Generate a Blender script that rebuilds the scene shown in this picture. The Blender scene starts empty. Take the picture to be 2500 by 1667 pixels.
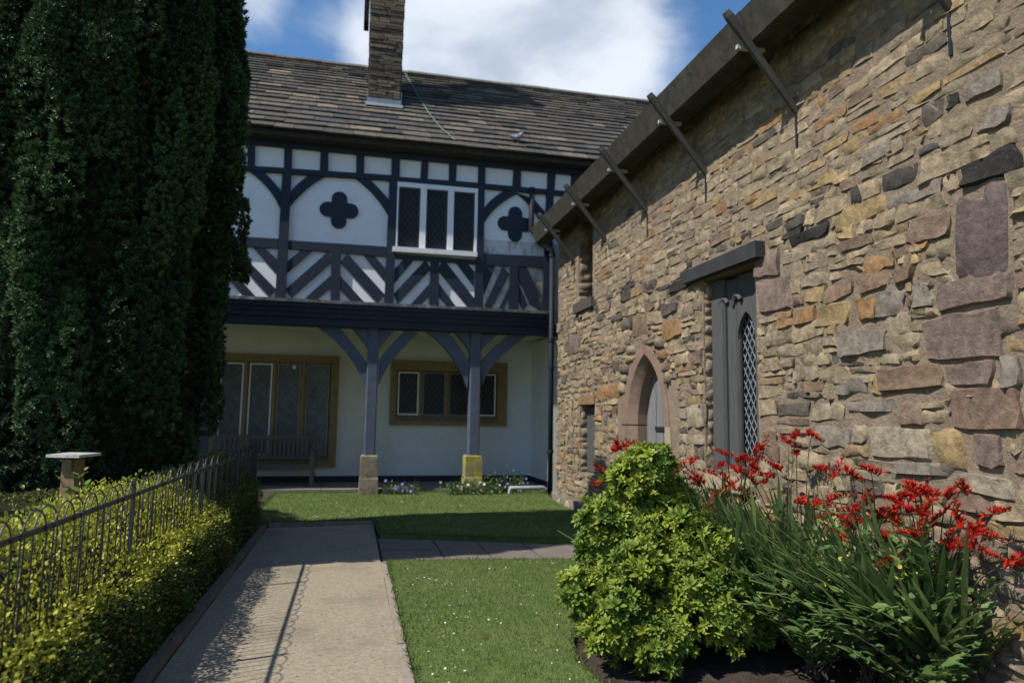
import bpy, math, random
import numpy as np
from mathutils import Vector, Matrix
R = random.Random(7); NR = np.random.default_rng(7)
sc = bpy.context.scene
C = sc.collection
# ------------------------------------------------------------------ camera
FPX, PSI, PIT, ROLL = 1697.48, 0.223606, 0.107340, 0.0148414     # focal length in photo pixels (2500 wide), yaw, pitch, roll
CH = 1.5
_F = np.array([math.sin(PSI)*math.cos(PIT), math.cos(PSI)*math.cos(PIT), math.sin(PIT)])
_R0 = np.array([math.cos(PSI), -math.sin(PSI), 0]); _U0 = np.cross(_R0, _F)
_R = math.cos(ROLL)*_R0 + math.sin(ROLL)*_U0; _U = -math.sin(ROLL)*_R0 + math.cos(ROLL)*_U0
cam = bpy.data.cameras.new('camera'); camo = bpy.data.objects.new('camera', cam); C.objects.link(camo)
camo.matrix_world = Matrix(((_R[0], _U[0], -_F[0], 0), (_R[1], _U[1], -_F[1], 0), (_R[2], _U[2], -_F[2], CH), (0, 0, 0, 1)))
cam.sensor_width = 36; cam.lens = 36*FPX/2500; cam.clip_start = .05; cam.clip_end = 500
cam.dof.use_dof = True; cam.dof.focus_distance = 4.6; cam.dof.aperture_fstop = 1.7
sc.camera = camo
# ------------------------------------------------------------------ sun, sky, exposure
SUN = Vector((-1, -.28, 1.25)).normalized()
SUN_EL = math.asin(SUN.z); SUN_ROT = math.atan2(SUN.x, SUN.y)
sl = bpy.data.lights.new('sun', 'SUN'); sl.energy = 5.0; sl.angle = math.radians(.7); sl.color = (1, .94, .84)
so = bpy.data.objects.new('sun', sl); C.objects.link(so); so.rotation_euler = SUN.to_track_quat('Z', 'Y').to_euler(); so.location = (-20, -5, 30)
sc.view_settings.view_transform = 'Standard'; sc.view_settings.look = 'None'; sc.view_settings.gamma = 1
sc.view_settings.exposure = 0.3; sc.view_settings.use_curve_mapping = False
SKY_STRENGTH = .13
def direction(x, y):                       # photo pixel (2352-wide view) -> unit direction
    x *= 2500/2352; y *= 2500/2352
    d = _F + _R*(x-1250)/FPX - _U*(y-833.5)/FPX
    return d/np.linalg.norm(d)
def build_world():
    w = bpy.data.worlds.new('World'); sc.world = w; w.use_nodes = True
    nt = w.node_tree; nt.nodes.clear(); N = nt.nodes.new; L = nt.links.new
    out = N('ShaderNodeOutputWorld')
    sky = N('ShaderNodeTexSky'); sky.sky_type = 'NISHITA'; sky.sun_disc = False
    sky.sun_elevation = SUN_EL; sky.sun_rotation = SUN_ROT; sky.air_density = 1.0; sky.dust_density = .3; sky.ozone_density = 2.5; sky.altitude = 50
    b1 = N('ShaderNodeBackground'); b1.inputs[1].default_value = SKY_STRENGTH
    hsv = N('ShaderNodeHueSaturation'); hsv.inputs['Saturation'].default_value = 1.2; L(sky.outputs[0], hsv.inputs['Color']); L(hsv.outputs[0], b1.inputs[0])
    tc = N('ShaderNodeTexCoord')
    def noise(scale, detail, rough, vec, dist=0):
        n = N('ShaderNodeTexNoise'); n.inputs['Scale'].default_value = scale; n.inputs['Detail'].default_value = detail
        n.inputs['Roughness'].default_value = rough; n.inputs['Distortion'].default_value = dist; L(vec, n.inputs['Vector']); return n
    def math_(op, a, b=None, clamp=False):
        m = N('ShaderNodeMath'); m.operation = op; m.use_clamp = clamp
        for i, v in enumerate((a, b)):
            if v is None: continue
            if hasattr(v, 'is_linked') or hasattr(v, 'links'): L(v, m.inputs[i])
            else: m.inputs[i].default_value = v
        return m.outputs[0]
    # cloud deck: plane projection of the direction
    sep = N('ShaderNodeSeparateXYZ'); L(tc.outputs['Generated'], sep.inputs[0])
    zz = math_('MAXIMUM', math_('ADD', sep.outputs[2], .12), .05)
    cmb = N('ShaderNodeCombineXYZ'); L(math_('DIVIDE', sep.outputs[0], zz), cmb.inputs[0]); L(math_('DIVIDE', sep.outputs[1], zz), cmb.inputs[1])
    n1 = noise(1.5, 10, .62, cmb.outputs[0], .5)
    dens = math_('MULTIPLY', math_('SUBTRACT', n1.outputs[0], .57), 2.6)
    # where the cumulus stands in the photograph: soft bodies broken up by the noise
    for (px, py, rad, amp) in [(1130, 60, .17, .95), (1300, -10, .17, .8), (1480, -80, .14, .5), (1010, 90, .10, .35), (1180, -200, .3, .45), (590, 20, .07, .7), (690, 50, .06, .75), (810, 125, .06, .85), (1440, 225, .08, .45), (1540, 110, .13, -.85), (630, 120, .08, -.9), (770, 0, .06, -.8), (730, 90, .06, -.55), (1250, 210, .07, .3)]:
        d = direction(px, py)
        vm = N('ShaderNodeVectorMath'); vm.operation = 'DOT_PRODUCT'; L(tc.outputs['Generated'], vm.inputs[0]); vm.inputs[1].default_value = tuple(d)
        t = math_('SUBTRACT', 1, math_('DIVIDE', math_('SUBTRACT', 1, vm.outputs['Value']), 1-math.cos(rad*1.4)), True)
        t = math_('MULTIPLY', t, amp); dens = math_('ADD', dens, t)
    mr = N('ShaderNodeMapRange'); mr.interpolation_type = 'SMOOTHSTEP'; L(dens, mr.inputs[0]); mr.inputs[1].default_value = -.25; mr.inputs[2].default_value = .98
    n2 = noise(2.2, 6, .55, cmb.outputs[0], .3)
    cr = N('ShaderNodeMapRange'); cr.interpolation_type = 'SMOOTHSTEP'; L(n2.outputs[0], cr.inputs[0]); cr.inputs[1].default_value = .36; cr.inputs[2].default_value = .62
    mx = N('ShaderNodeMix'); mx.data_type = 'RGBA'; L(cr.outputs[0], mx.inputs[0])
    mx.inputs[6].default_value = (.50, .58, .70, 1); mx.inputs[7].default_value = (.86, .92, 1.0, 1)
    b2 = N('ShaderNodeBackground'); b2.inputs[1].default_value = .86; L(mx.outputs[2], b2.inputs[0])
    ms = N('ShaderNodeMixShader'); L(math_('MULTIPLY', mr.outputs[0], .93), ms.inputs[0]); L(b1.outputs[0], ms.inputs[1]); L(b2.outputs[0], ms.inputs[2])
    L(ms.outputs[0], out.inputs[0])
build_world()
# ------------------------------------------------------------------ pixel -> place (the plane the thing lies on gives the distance)
def ray(x, y): return _F + _R*(x-1250)/FPX - _U*(y-833.5)/FPX
CC = np.array([0, 0, CH])
def onY(p, Y0): d = ray(*p); return CC + d*Y0/d[1]
def onX(p, X0): d = ray(*p); return CC + d*X0/d[0]
def onZ(p, z): d = ray(*p); return CC + d*(z-CH)/d[2]
def crop(ox, oy, k): return lambda x, y: (ox+k*x, oy+k*y)
full = crop(0, 0, 2500/2352)
c2 = crop(540, 300, 500/1568); c3 = crop(940, 380, 500/1782); c4 = crop(480, 760, 520/1631); c5 = crop(880, 760, 540/1693)
c6 = crop(1300, 400, 600/1176); c7 = crop(1900, 0, 600/1344); c8 = crop(1800, 600, 700/1689); cz1 = crop(0, 1050, 700/1779)
# ------------------------------------------------------------------ materials
MATS = {}
def mat(name, col, rough=.8, var=.25, scale=6, bump=0, bscale=40, attr=False, spec=.3, trans=0, stain=None, metal=0, stretch=None, detail=6):
    m = bpy.data.materials.new(name); m.use_nodes = True; nt = m.node_tree; N = nt.nodes.new; L = nt.links.new
    bs = nt.nodes['Principled BSDF']; out = nt.nodes['Material Output']
    bs.inputs['Roughness'].default_value = rough; bs.inputs['Specular IOR Level'].default_value = spec; bs.inputs['Metallic'].default_value = metal
    geo = N('ShaderNodeNewGeometry'); vec = geo.outputs['Position']
    if stretch:
        mp = N('ShaderNodeMapping'); mp.inputs['Scale'].default_value = stretch; L(vec, mp.inputs[0]); vec = mp.outputs[0]
    n = N('ShaderNodeTexNoise'); n.inputs['Scale'].default_value = scale; n.inputs['Detail'].default_value = detail; n.inputs['Roughness'].default_value = .65; L(vec, n.inputs['Vector'])
    mr = N('ShaderNodeMapRange'); L(n.outputs[0], mr.inputs[0]); mr.inputs[1].default_value = .25; mr.inputs[2].default_value = .75; mr.inputs[3].default_value = 1-var; mr.inputs[4].default_value = 1+var
    hs = N('ShaderNodeMix'); hs.data_type = 'RGBA'; hs.blend_type = 'MULTIPLY'; hs.inputs[0].default_value = 1
    if attr:
        a = N('ShaderNodeAttribute'); a.attribute_name = 'Col'; src = a.outputs['Color']; L(src, hs.inputs[6])
    else: hs.inputs[6].default_value = (*col, 1)
    L(mr.outputs[0], hs.inputs[7]); colout = hs.outputs[2]
    if stain:
        for (scol, sscale, lo, hi, sstr) in stain:
            vv = geo.outputs['Position']
            if sstr:
                mp2 = N('ShaderNodeMapping'); mp2.inputs['Scale'].default_value = sstr; L(vv, mp2.inputs[0]); vv = mp2.outputs[0]
            n3 = N('ShaderNodeTexNoise'); n3.inputs['Scale'].default_value = sscale; n3.inputs['Detail'].default_value = 7; n3.inputs['Roughness'].default_value = .7; L(vv, n3.inputs['Vector'])
            m3 = N('ShaderNodeMapRange'); L(n3.outputs[0], m3.inputs[0]); m3.inputs[1].default_value = lo; m3.inputs[2].default_value = hi
            x = N('ShaderNodeMix'); x.data_type = 'RGBA'; L(m3.outputs[0], x.inputs[0]); L(colout, x.inputs[6]); x.inputs[7].default_value = (*scol, 1); colout = x.outputs[2]
    L(colout, bs.inputs['Base Color'])
    if bump:
        nb = N('ShaderNodeTexNoise'); nb.inputs['Scale'].default_value = bscale; nb.inputs['Detail'].default_value = 8; nb.inputs['Roughness'].default_value = .7; L(vec, nb.inputs['Vector'])
        b = N('ShaderNodeBump'); b.inputs['Strength'].default_value = min(1, bump*20); b.inputs['Distance'].default_value = bump; L(nb.outputs[0], b.inputs['Height']); L(b.outputs[0], bs.inputs['Normal'])
    if trans:
        tr = N('ShaderNodeBsdfTranslucent'); L(colout, tr.inputs[0]); ms = N('ShaderNodeMixShader'); ms.inputs[0].default_value = trans
        L(bs.outputs[0], ms.inputs[1]); L(tr.outputs[0], ms.inputs[2]); L(ms.outputs[0], out.inputs[0])
    MATS[name] = m; return m
NAVY = mat('black_blue_paint', (.0125, .020, .038), .55, .3, 9, .002, 60, stain=[((.026, .037, .062), 5, .55, .9, (1, 1, 3))])
NAVY2 = mat('blue_grey_paint', (.075, .092, .135), .55, .2, 7, .002, 50, stain=[((.03, .036, .05), 6, .55, .9, None)])
WEATHER = mat('weathered_ledge', (.10, .105, .11), .8, .5, 12, .004, 40, stain=[((.30, .30, .29), 7, .52, .75, (1, 1, .4)), ((.02, .024, .033), 4, .5, .65, (1, 1, .3))])
WHITE = mat('white_limewash', (.80, .81, .83), .9, .06, 4, .004, 25, stain=[((.6, .59, .56), 2.2, .62, .9, (1, 1, .35))])
STAINED = mat('stained_limewash', (.62, .63, .64), .9, .15, 6, .005, 25, stain=[((.20, .16, .11), 3.2, .47, .62, (1, 1, .5)), ((.05, .05, .05), 5, .56, .7, (1.4, 1, .5))])
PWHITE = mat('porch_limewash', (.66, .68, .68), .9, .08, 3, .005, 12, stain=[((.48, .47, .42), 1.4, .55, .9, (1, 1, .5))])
WINWHITE = mat('white_window_paint', (.80, .82, .84), .5, .06, 12, .001, 30)
DIRTYSILL = mat('chipped_white_sill', (.66, .67, .68), .7, .1, 10, .002, 30, stain=[((.08, .08, .08), 12, .6, .7, (1, 1, 2))])
OCHRE = mat('ochre_painted_stone', (.24, .172, .08), .75, .25, 7, .004, 40)
GLASS = mat('dark_leaded_glass', (.010, .011, .014), .15, .5, 9, .03, 9, spec=.25)
GLASS2 = mat('curtained_glass', (.13, .145, .15), .2, .4, 5, .02, 12, spec=.25)
GLASS3 = mat('old_window_glass', (.014, .018, .024), .12, .4, 9, .05, 6, spec=.22)
LEAD = mat('lead_sheet', (.20, .225, .26), .5, .2, 8, .002, 20, metal=.3)
CAME = mat('lead_came', (.08, .085, .095), .55, .2, 10)
SLATE = mat('stone_slate', (.1, .09, .08), .95, .45, 9, .012, 22, attr=True, stain=[((.17, .155, .13), 11, .62, .8, None), ((.03, .03, .028), 5, .55, .75, None)])
STONE = mat('wall_stone', (.27, .22, .17), .95, .55, 15, .034, 33, attr=True, detail=9, stain=[((.27, .235, .18), 14, .6, .8, None), ((.07, .06, .05), 7, .58, .8, None)])
MORTAR = mat('lime_mortar', (.275, .212, .155), .95, .3, 8, .05, 30, stain=[((.215, .17, .125), 3, .5, .7, None)])
DRESSED = mat('dressed_sandstone', (.19, .132, .098), .9, .25, 8, .012, 40, stain=[((.10, .08, .07), 5, .55, .75, None)])
PALEST = mat('pale_sandstone', (.30, .245, .16), .9, .2, 8, .008, 40)
CHIM = mat('chimney_stone', (.2, .15, .1), .95, .4, 14, .02, 40, attr=True)
POSTSTONE = mat('post_base_stone', (.22, .19, .14), .95, .35, 9, .012, 30, stain=[((.10, .085, .06), 6, .5, .65, None)])
LICHEN = mat('lichened_stone', (.22, .20, .10), .95, .3, 9, .012, 30, stain=[((.36, .32, .04), 5, .48, .6, None)])
OAK = mat('grey_oak', (.066, .067, .069), .85, .3, 9, .006, 30, stretch=(6, 6, .5))
STRUTM = mat('strut_oak', (.062, .058, .052), .85, .3, 9, .006, 30)
OAKDK = mat('tarred_oak', (.030, .031, .034), .75, .35, 7, .006, 30)
DOORM = mat('silvered_door_oak', (.16, .16, .165), .85, .3, 9, .006, 30, stretch=(6, 6, .4))
GUTST = mat('weathered_gutter_timber', (.040, .037, .029), .9, .45, 7, .01, 30, stain=[((.085, .08, .06), 5, .57, .8, None), ((.015, .018, .012), 8, .52, .7, None)])
BRKT = mat('pale_bracket', (.34, .34, .31), .8, .3, 12)
IRON = mat('black_painted_iron', (.016, .018, .022), .4, .3, 15, .001, 60, spec=.5)
PIPE = mat('cast_pipe_paint', (.016, .020, .028), .6, .25, 9, spec=.2)
PIPEW = mat('grey_pipe', (.33, .34, .34), .6, .2, 9)
FENCEI = mat('dull_fence_iron', (.028, .032, .038), .45, .4, 12, .001, 60, spec=.5, stain=[((.06, .058, .05), 14, .6, .75, None)])
PATHM = mat('aggregate_path', (.27, .232, .168), .95, .32, 26, .012, 60, stain=[((.10, .086, .065), 34, .56, .64, None), ((.31, .28, .23), 55, .62, .69, None), ((.14, .118, .085), 1.3, .5, .8, None)])
EDGEM = mat('mossy_edging_stone', (.24, .21, .17), .95, .25, 9, .008, 40, stain=[((.22, .145, .075), 5, .5, .66, (1, .5, 1))])
KERBM = mat('grey_edging_stone', (.15, .13, .105), .95, .3, 9, .008, 40)
SLABM = mat('paving_stone', (.15, .13, .112), .95, .2, 4, .008, 40, stain=[((.13, .105, .085), 6, .5, .7, None)])
PORCHM = mat('porch_flag', (.20, .18, .15), .9, .2, 4, .006, 30)
SOIL = mat('soil', (.055, .040, .030), 1, .5, 14, .04, 22)
TURF = mat('turf', (.085, .13, .03), 1, .35, 12, .02, 60, stain=[((.14, .15, .05), .9, .45, .75, None)])
GRASS = mat('grass_blade', (.1, .2, .04), .7, .15, 3, attr=True, trans=.3)
LEAF = mat('leaf', (.1, .2, .05), .5, .12, 9, attr=True, trans=.25, spec=.35)
YEWL = mat('yew_needles', (.03, .06, .03), .55, .12, 9, attr=True, trans=.1, spec=.25)
PETAL = mat('petal', (.6, .02, .02), .5, .15, 40, attr=True, trans=.3)
BARK = mat('bark', (.055, .042, .03), .95, .4, 14, .02, 20)
TWIG = mat('twig_tangle', (.020, .022, .012), 1, .4, 20, .05, 12)
WOODP = mat('brown_post_wood', (.19, .125, .075), .75, .25, 7, .004, 30, stretch=(5, 5, .6))
BOARDM = mat('sign_board', (.44, .42, .40), .5, .2, 18, stain=[((.25, .23, .22), 22, .55, .6, None)])
BENCHM = mat('bench_teak', (.13, .115, .105), .85, .25, 9, .004, 30, stretch=(.6, 5, 5))
BIRD = mat('pigeon_grey', (.2, .22, .26), .7, .3, 20, attr=True)
CABLE = mat('green_cable', (.11, .17, .13), .6, .2, 9)
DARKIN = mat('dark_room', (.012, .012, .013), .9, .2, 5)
# ------------------------------------------------------------------ mesh helpers
WL = {}
def wl(o):
    return WL.get(o.name, Vector((0, 0, 0))) if o is not None else Vector((0, 0, 0))
def thing(name, label, cat, loc, group=None):
    o = bpy.data.objects.new(name, None); C.objects.link(o); o.location = loc; o.empty_display_size = .2
    o['label'] = label; o['category'] = cat
    if group: o['group'] = group
    WL[o.name] = Vector(loc); return o
def tag(o, label=None, cat=None, group=None, kind=None):
    if label: o['label'] = label
    if cat: o['category'] = cat
    if group: o['group'] = group
    if kind: o['kind'] = kind
    return o
def link(name, me, m, parent=None, kind=None, origin=None):
    o = bpy.data.objects.new(name, me); C.objects.link(o)
    if m is not None and not me.materials: me.materials.append(m)
    if parent is not None: o.parent = parent; WL[o.name] = wl(parent)
    elif origin is not None: o.location = origin; WL[o.name] = Vector(origin)
    if kind: o['kind'] = kind
    return o
class G:
    def __init__(s): s.v = []; s.f = []; s.c = []
    def add(s, vs, fs, col=None):
        n = len(s.v); s.v += [tuple(v) for v in vs]; s.f += [tuple(i+n for i in f) for f in fs]
        if col is not None: s.c += [col]*len(vs)
        return s
    def box(s, x0, x1, y0, y1, z0, z1, col=None):
        return s.add([(x0,y0,z0),(x1,y0,z0),(x1,y1,z0),(x0,y1,z0),(x0,y0,z1),(x1,y0,z1),(x1,y1,z1),(x0,y1,z1)],
              [(0,3,2,1),(4,5,6,7),(0,1,5,4),(1,2,6,5),(2,3,7,6),(3,0,4,7)], col)
    def prism(s, poly, fn, a, b, col=None):             # poly of 2-tuples, fn(p, depth) -> 3d
        n = len(poly); vs = [fn(p, a) for p in poly]+[fn(p, b) for p in poly]
        return s.add(vs, [tuple(range(n)), tuple(range(2*n-1, n-1, -1))]+[(i, (i+1)%n, n+(i+1)%n, n+i) for i in range(n)], col)
    def beam(s, p, q, w, h, up=(0,0,1), col=None):     # rectangular bar from p to q
        p = Vector(p); q = Vector(q); d = (q-p).normalized(); r = d.cross(Vector(up)); 
        if r.length < 1e-4: r = d.cross(Vector((1,0,0)))
        r.normalize(); u = r.cross(d)
        vs = [e+r*a*w/2+u*b*h/2 for e in (p, q) for a, b in ((-1,-1),(1,-1),(1,1),(-1,1))]
        return s.add(vs, [(0,1,2,3),(7,6,5,4),(0,4,5,1),(1,5,6,2),(2,6,7,3),(3,7,4,0)], col)
    def tube(s, pts, rad, n=6, col=None, caps=True):
        pts = [Vector(p) for p in pts]; k = len(pts); rr = rad if hasattr(rad, '__len__') else [rad]*k
        vs = []; prev = None
        for i, p in enumerate(pts):
            d = (pts[min(i+1, k-1)]-pts[max(i-1, 0)]).normalized()
            if prev is None:
                r = d.cross(Vector((0,0,1)));
                if r.length < .05: r = d.cross(Vector((1,0,0)))
            else: r = prev-d*prev.dot(d)
            r.normalize(); prev = r; u = d.cross(r)
            vs += [p+(r*math.cos(2*math.pi*j/n)+u*math.sin(2*math.pi*j/n))*rr[i] for j in range(n)]
        fs = [(i*n+j, i*n+(j+1)%n, (i+1)*n+(j+1)%n, (i+1)*n+j) for i in range(k-1) for j in range(n)]
        if caps: fs += [tuple(range(n-1, -1, -1)), tuple(range((k-1)*n, k*n))]
        return s.add(vs, fs, col)
    def mesh(s, name, off=Vector((0,0,0)), smooth=False):
        me = bpy.data.meshes.new(name)
        me.from_pydata([(v[0]-off.x, v[1]-off.y, v[2]-off.z) for v in s.v], [], s.f)
        if s.c and len(s.c) == len(s.v):
            a = me.color_attributes.new('Col', 'FLOAT_COLOR', 'POINT')
            a.data.foreach_set('color', np.array([(*c[:3], 1) for c in s.c], dtype=np.float32).ravel())
        if smooth: me.polygons.foreach_set('use_smooth', [True]*len(me.polygons))
        me.update(); return me
    def obj(s, name, m, parent=None, kind=None, smooth=False, origin=None):
        off = wl(parent) if parent is not None else (Vector(origin) if origin is not None else Vector((0,0,0)))
        return link(name, s.mesh(name, off, smooth), m, parent, kind, origin if parent is None else None)
def np_mesh(name, V, F, cols=None, off=(0,0,0), smooth=False):
    V = np.asarray(V, np.float32)-np.array(off, np.float32); F = np.asarray(F, np.int32); k = F.shape[1]
    me = bpy.data.meshes.new(name); me.vertices.add(len(V)); me.vertices.foreach_set('co', V.ravel())
    me.loops.add(F.size); me.loops.foreach_set('vertex_index', F.ravel()); me.polygons.add(len(F))
    me.polygons.foreach_set('loop_start', np.arange(0, F.size, k, dtype=np.int32)); 
    if cols is not None:
        a = me.color_attributes.new('Col', 'FLOAT_COLOR', 'POINT')
        a.data.foreach_set('color', np.concatenate([cols, np.ones((len(cols), 1))], 1).astype(np.float32).ravel())
    me.update(calc_edges=True)
    if smooth: me.polygons.foreach_set('use_smooth', np.ones(len(F), bool))
    me.validate(); return me
def frames(d, spin=None):                     # direction vectors -> rotation matrices whose local Y is d
    d = d/np.linalg.norm(d, axis=1, keepdims=True); a = np.tile([0., 0, 1], (len(d), 1)); a[np.abs(d[:, 2]) > .95] = (1, 0, 0)
    r = np.cross(d, a); r /= np.linalg.norm(r, axis=1, keepdims=True); u = np.cross(r, d)
    if spin is not None:
        c, s_ = np.cos(spin)[:, None], np.sin(spin)[:, None]; r, u = c*r+s_*u, -s_*r+c*u
    return np.stack([r, d, u], 2)
def scatter(tv, tf, M, T, S, col):            # template copied to every frame, one colour each
    tv = np.asarray(tv, float); tf = np.asarray(tf); k = len(T); n = len(tv)
    V = np.einsum('kij,nj->kni', M, tv)*S[:, None, None]+T[:, None, :]
    F = (tf[None]+(np.arange(k)*n)[:, None, None]).reshape(-1, tf.shape[1])
    return V.reshape(-1, 3), F, np.repeat(col, n, 0)
def colmix(a, b, t): a = np.array(a); b = np.array(b); t = np.asarray(t)[:, None]; return a*(1-t)+b*t
# leaf templates (local Y = along the leaf, Z = face normal)
LEAF6 = ([(0,0,0),(-.23,.35,.07),(.23,.35,.07),(0,.4,0),(-.15,.75,.03),(.15,.75,.03),(0,1,-.06)], [(0,3,1),(0,2,3),(1,3,4),(3,2,5),(3,6,4),(3,5,6)])
LEAF2 = ([(0,0,0),(-.3,.5,.08),(.3,.5,.08),(0,1,-.02)], [(0,2,1),(1,2,3)])
# ================================================================== THE SETTING
def flat(name, poly, z0, z1, m): 
    g = G(); g.prism(poly, lambda p, d: (p[0], p[1], d), z1, z0); return g.obj(name, m, kind='structure')
flat('ground', [(-90,-40),(90,-40),(90,140),(-90,140)], -.3, -.08, TURF)
flat('path', [(-1.02,-3),(.345,-3),(.345,9.93),(-1.02,9.78)], -.2, 0, PATHM)
BED = [(1.75,2.2),(1.52,3.2),(1.42,3.75),(1.40,4.2),(1.46,4.5),(1.58,4.85),(1.75,5.3),(2.0,5.8),(2.5,6.35),(3.0,6.8),(3.6,7.0)]
NEARLAWN = [(.41,-3),(2.0,-3),(1.85,1.5)]+BED+[(3.6,7.06),(2.47,7.12),(1.5,7.25),(.41,7.36)]
FARLAWN = [(-1.3,9.98),(.36,10.0),(.40,8.86),(1.2,8.62),(2.2,8.27),(2.8,8.12),(3.6,8.05),(3.6,13.42),(-1.3,13.42)]
lawn_near = flat('lawn', NEARLAWN, -.2, .03, TURF)
lawn_far = flat('lawn', FARLAWN, -.2, .055, TURF)
def bumpy_ground(name, x0, x1, y0, y1, z, amp, m, inside=None, step=.08):
    nx = int((x1-x0)/step)+1; ny = int((y1-y0)/step)+1; g = G(); ids = {}
    rnd = NR.normal(0, amp, (nx, ny)); 
    for i in range(nx):
        for j in range(ny): ids[i, j] = len(g.v); g.v.append((x0+i*step, y0+j*step, z+rnd[i, j]))
    for i in range(nx-1):
        for j in range(ny-1):
            if inside is None or inside(x0+(i+.5)*step, y0+(j+.5)*step): g.f.append((ids[i,j], ids[i+1,j], ids[i+1,j+1], ids[i,j+1]))
    return g.obj(name, m, kind='structure', smooth=True)
bumpy_ground('flower_bed_soil', 1.3, 3.62, 2.0, 7.1, -.012, .014, SOIL)
bumpy_ground('garden_soil', -9, -1.2, -1, 13.4, .0, .015, SOIL, step=.16)
# edging stones along both sides of the path
ed = bpy.data.objects.new('path_edging', None); C.objects.link(ed); ed['kind'] = 'structure'; ed.location = (.39, 3, 0); WL[ed.name] = Vector(ed.location)
y = -2.9
while y < 7.3:
    l = min(R.uniform(.8, 1.0), 7.34-y); dx = R.uniform(-.008, .008)
    if l < .1: break
    G().box(.35+dx, .405+dx, y, y+l-.012, -.15, .022+R.uniform(-.006, .006)).obj('edging_stone', EDGEM, ed); y += l
ek = bpy.data.objects.new('path_kerb', None); C.objects.link(ek); ek['kind'] = 'structure'; ek.location = (-1.08, 3, 0); WL[ek.name] = Vector(ek.location)
y = -2.9
while y < 9.7:
    l = min(R.uniform(.8, 1.0), 9.75-y); dx = R.uniform(-.008, .008)
    if l < .1: break
    G().box(-1.10+dx, -1.03+dx, y, y+l-.012, -.15, .05+R.uniform(-.008, .008)).obj('kerb_stone', KERBM, ek); y += l
es = bpy.data.objects.new('path_end_step', None); C.objects.link(es); es['kind'] = 'structure'; es.location = (-.3, 9.95, 0); WL[es.name] = Vector(es.location)
for a, b in ((-1.02, -.32), (-.31, .355)):
    G().box(a, b, 9.945, 9.99, -.1, .045).obj('kerb_stone', EDGEM, es)
# stone slab path from the main path to the arched door
sp = bpy.data.objects.new('slab_path', None); C.objects.link(sp); sp['kind'] = 'structure'; sp.location = (1.8, 7.9, 0); WL[sp.name] = Vector(sp.location)
flat('slab_path_bed', [(.36,7.3),(3.6,6.95),(3.6,8.1),(2.8,8.16),(2.2,8.3),(1.2,8.66),(.36,8.9)], -.2, -.01, SOIL)
def yt(x): return np.interp(x, [.36,1.2,2.2,2.8,3.6], [8.84,8.6,8.24,8.09,8.02])
def yb(x): return np.interp(x, [.36,1.5,2.47,3.6], [7.385,7.275,7.145,7.085])
xs = [.365, 1.02, 1.52, 2.05, 2.62, 3.1, 3.56]
for i in range(6):
    a, b = xs[i]+.006, xs[i+1]-.006
    for (t0, t1) in ((0, .985),) if i % 3 else ((0, .48), (.5, .985)):
        lo = [yb(a)+(yt(a)-yb(a))*t0, yb(b)+(yt(b)-yb(b))*t0]; hi = [yb(a)+(yt(a)-yb(a))*t1, yb(b)+(yt(b)-yb(b))*t1]
        zt = R.uniform(-.003, .008)
        G().prism([(a, lo[0]), (b, lo[1]), (b+R.uniform(-.02,.0), hi[1]), (a, hi[0])], lambda p, d: (p[0], p[1], d), zt, -.1).obj('paving_slab', SLABM, sp)
# ================================================================== TIMBER HOUSE
house = thing('timber_framed_house', 'black and white timber framed house with stone slate roof and open porch below', 'house', (0, 13.2, 0))
YU = 13.15; YT = 13.10
pY = lambda p, d: (p[0], d, p[1])
def tim(name, pts, cr, m=NAVY, y=YT, back=YU+.02, parent=house):
    poly = [tuple(onY(cr(*p), y)[[0, 2]]+np.array([R.uniform(-.009, .009), R.uniform(-.006, .006)])) for p in pts]
    j = R.uniform(0, .008)
    return G().prism(poly, pY, y-j, back).obj(name, m, parent)
def rect(name, x0, x1, z0, z1, y0, y1, m, parent=house): return G().box(x0, x1, y0, y1, z0, z1).obj(name, m, parent)
# walls
rect('upper_wall', -9, 2.28, 3.3, 6.62, YU, YU+.25, WHITE)
rect('upper_wall', 2.28, 8, 3.3, 4.95, YU, YU+.25, STAINED); rect('upper_wall', 2.28, 8, 4.95, 6.62, YU, YU+.25, WHITE)
rect('porch_back_wall', -9, 4.06, .1, 3.2, 14.95, 15.25, PWHITE)
rect('plinth', -9, 4.05, .1, .235, 14.93, 14.96, NAVY)
rect('porch_end_wall', 3.86, 4.3, .0, 3.12, 13.34, 15.25, PWHITE)
rect('end_plinth', 3.845, 3.87, .1, .22, 13.5, 14.93, NAVY)
rect('porch_ceiling', -9, 4.3, 3.16, 3.3, 13.3, 15.0, PWHITE)
rect('rear_wall', -9, 8, 0, 6.6, 18.6, 18.9, PWHITE)
rect('right_wall', 4.3, 8, 0, 3.3, 13.4, 15.25, PWHITE)
porch = thing('porch_floor', 'low stone floor of the porch with a worn pale front edge', 'porch floor', (0, 14, 0)); 
x = -6.2
while x < 3.8:
    l = min(R.uniform(.75, 1.25), 3.84-x); 
    if l < .15: break
    G().box(x, x+l-.01, 13.5+R.uniform(-.01,.01), 14.94, -.1, .11+R.uniform(-.004,.004)).obj('flagstone', PORCHM, porch); x += l
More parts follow.
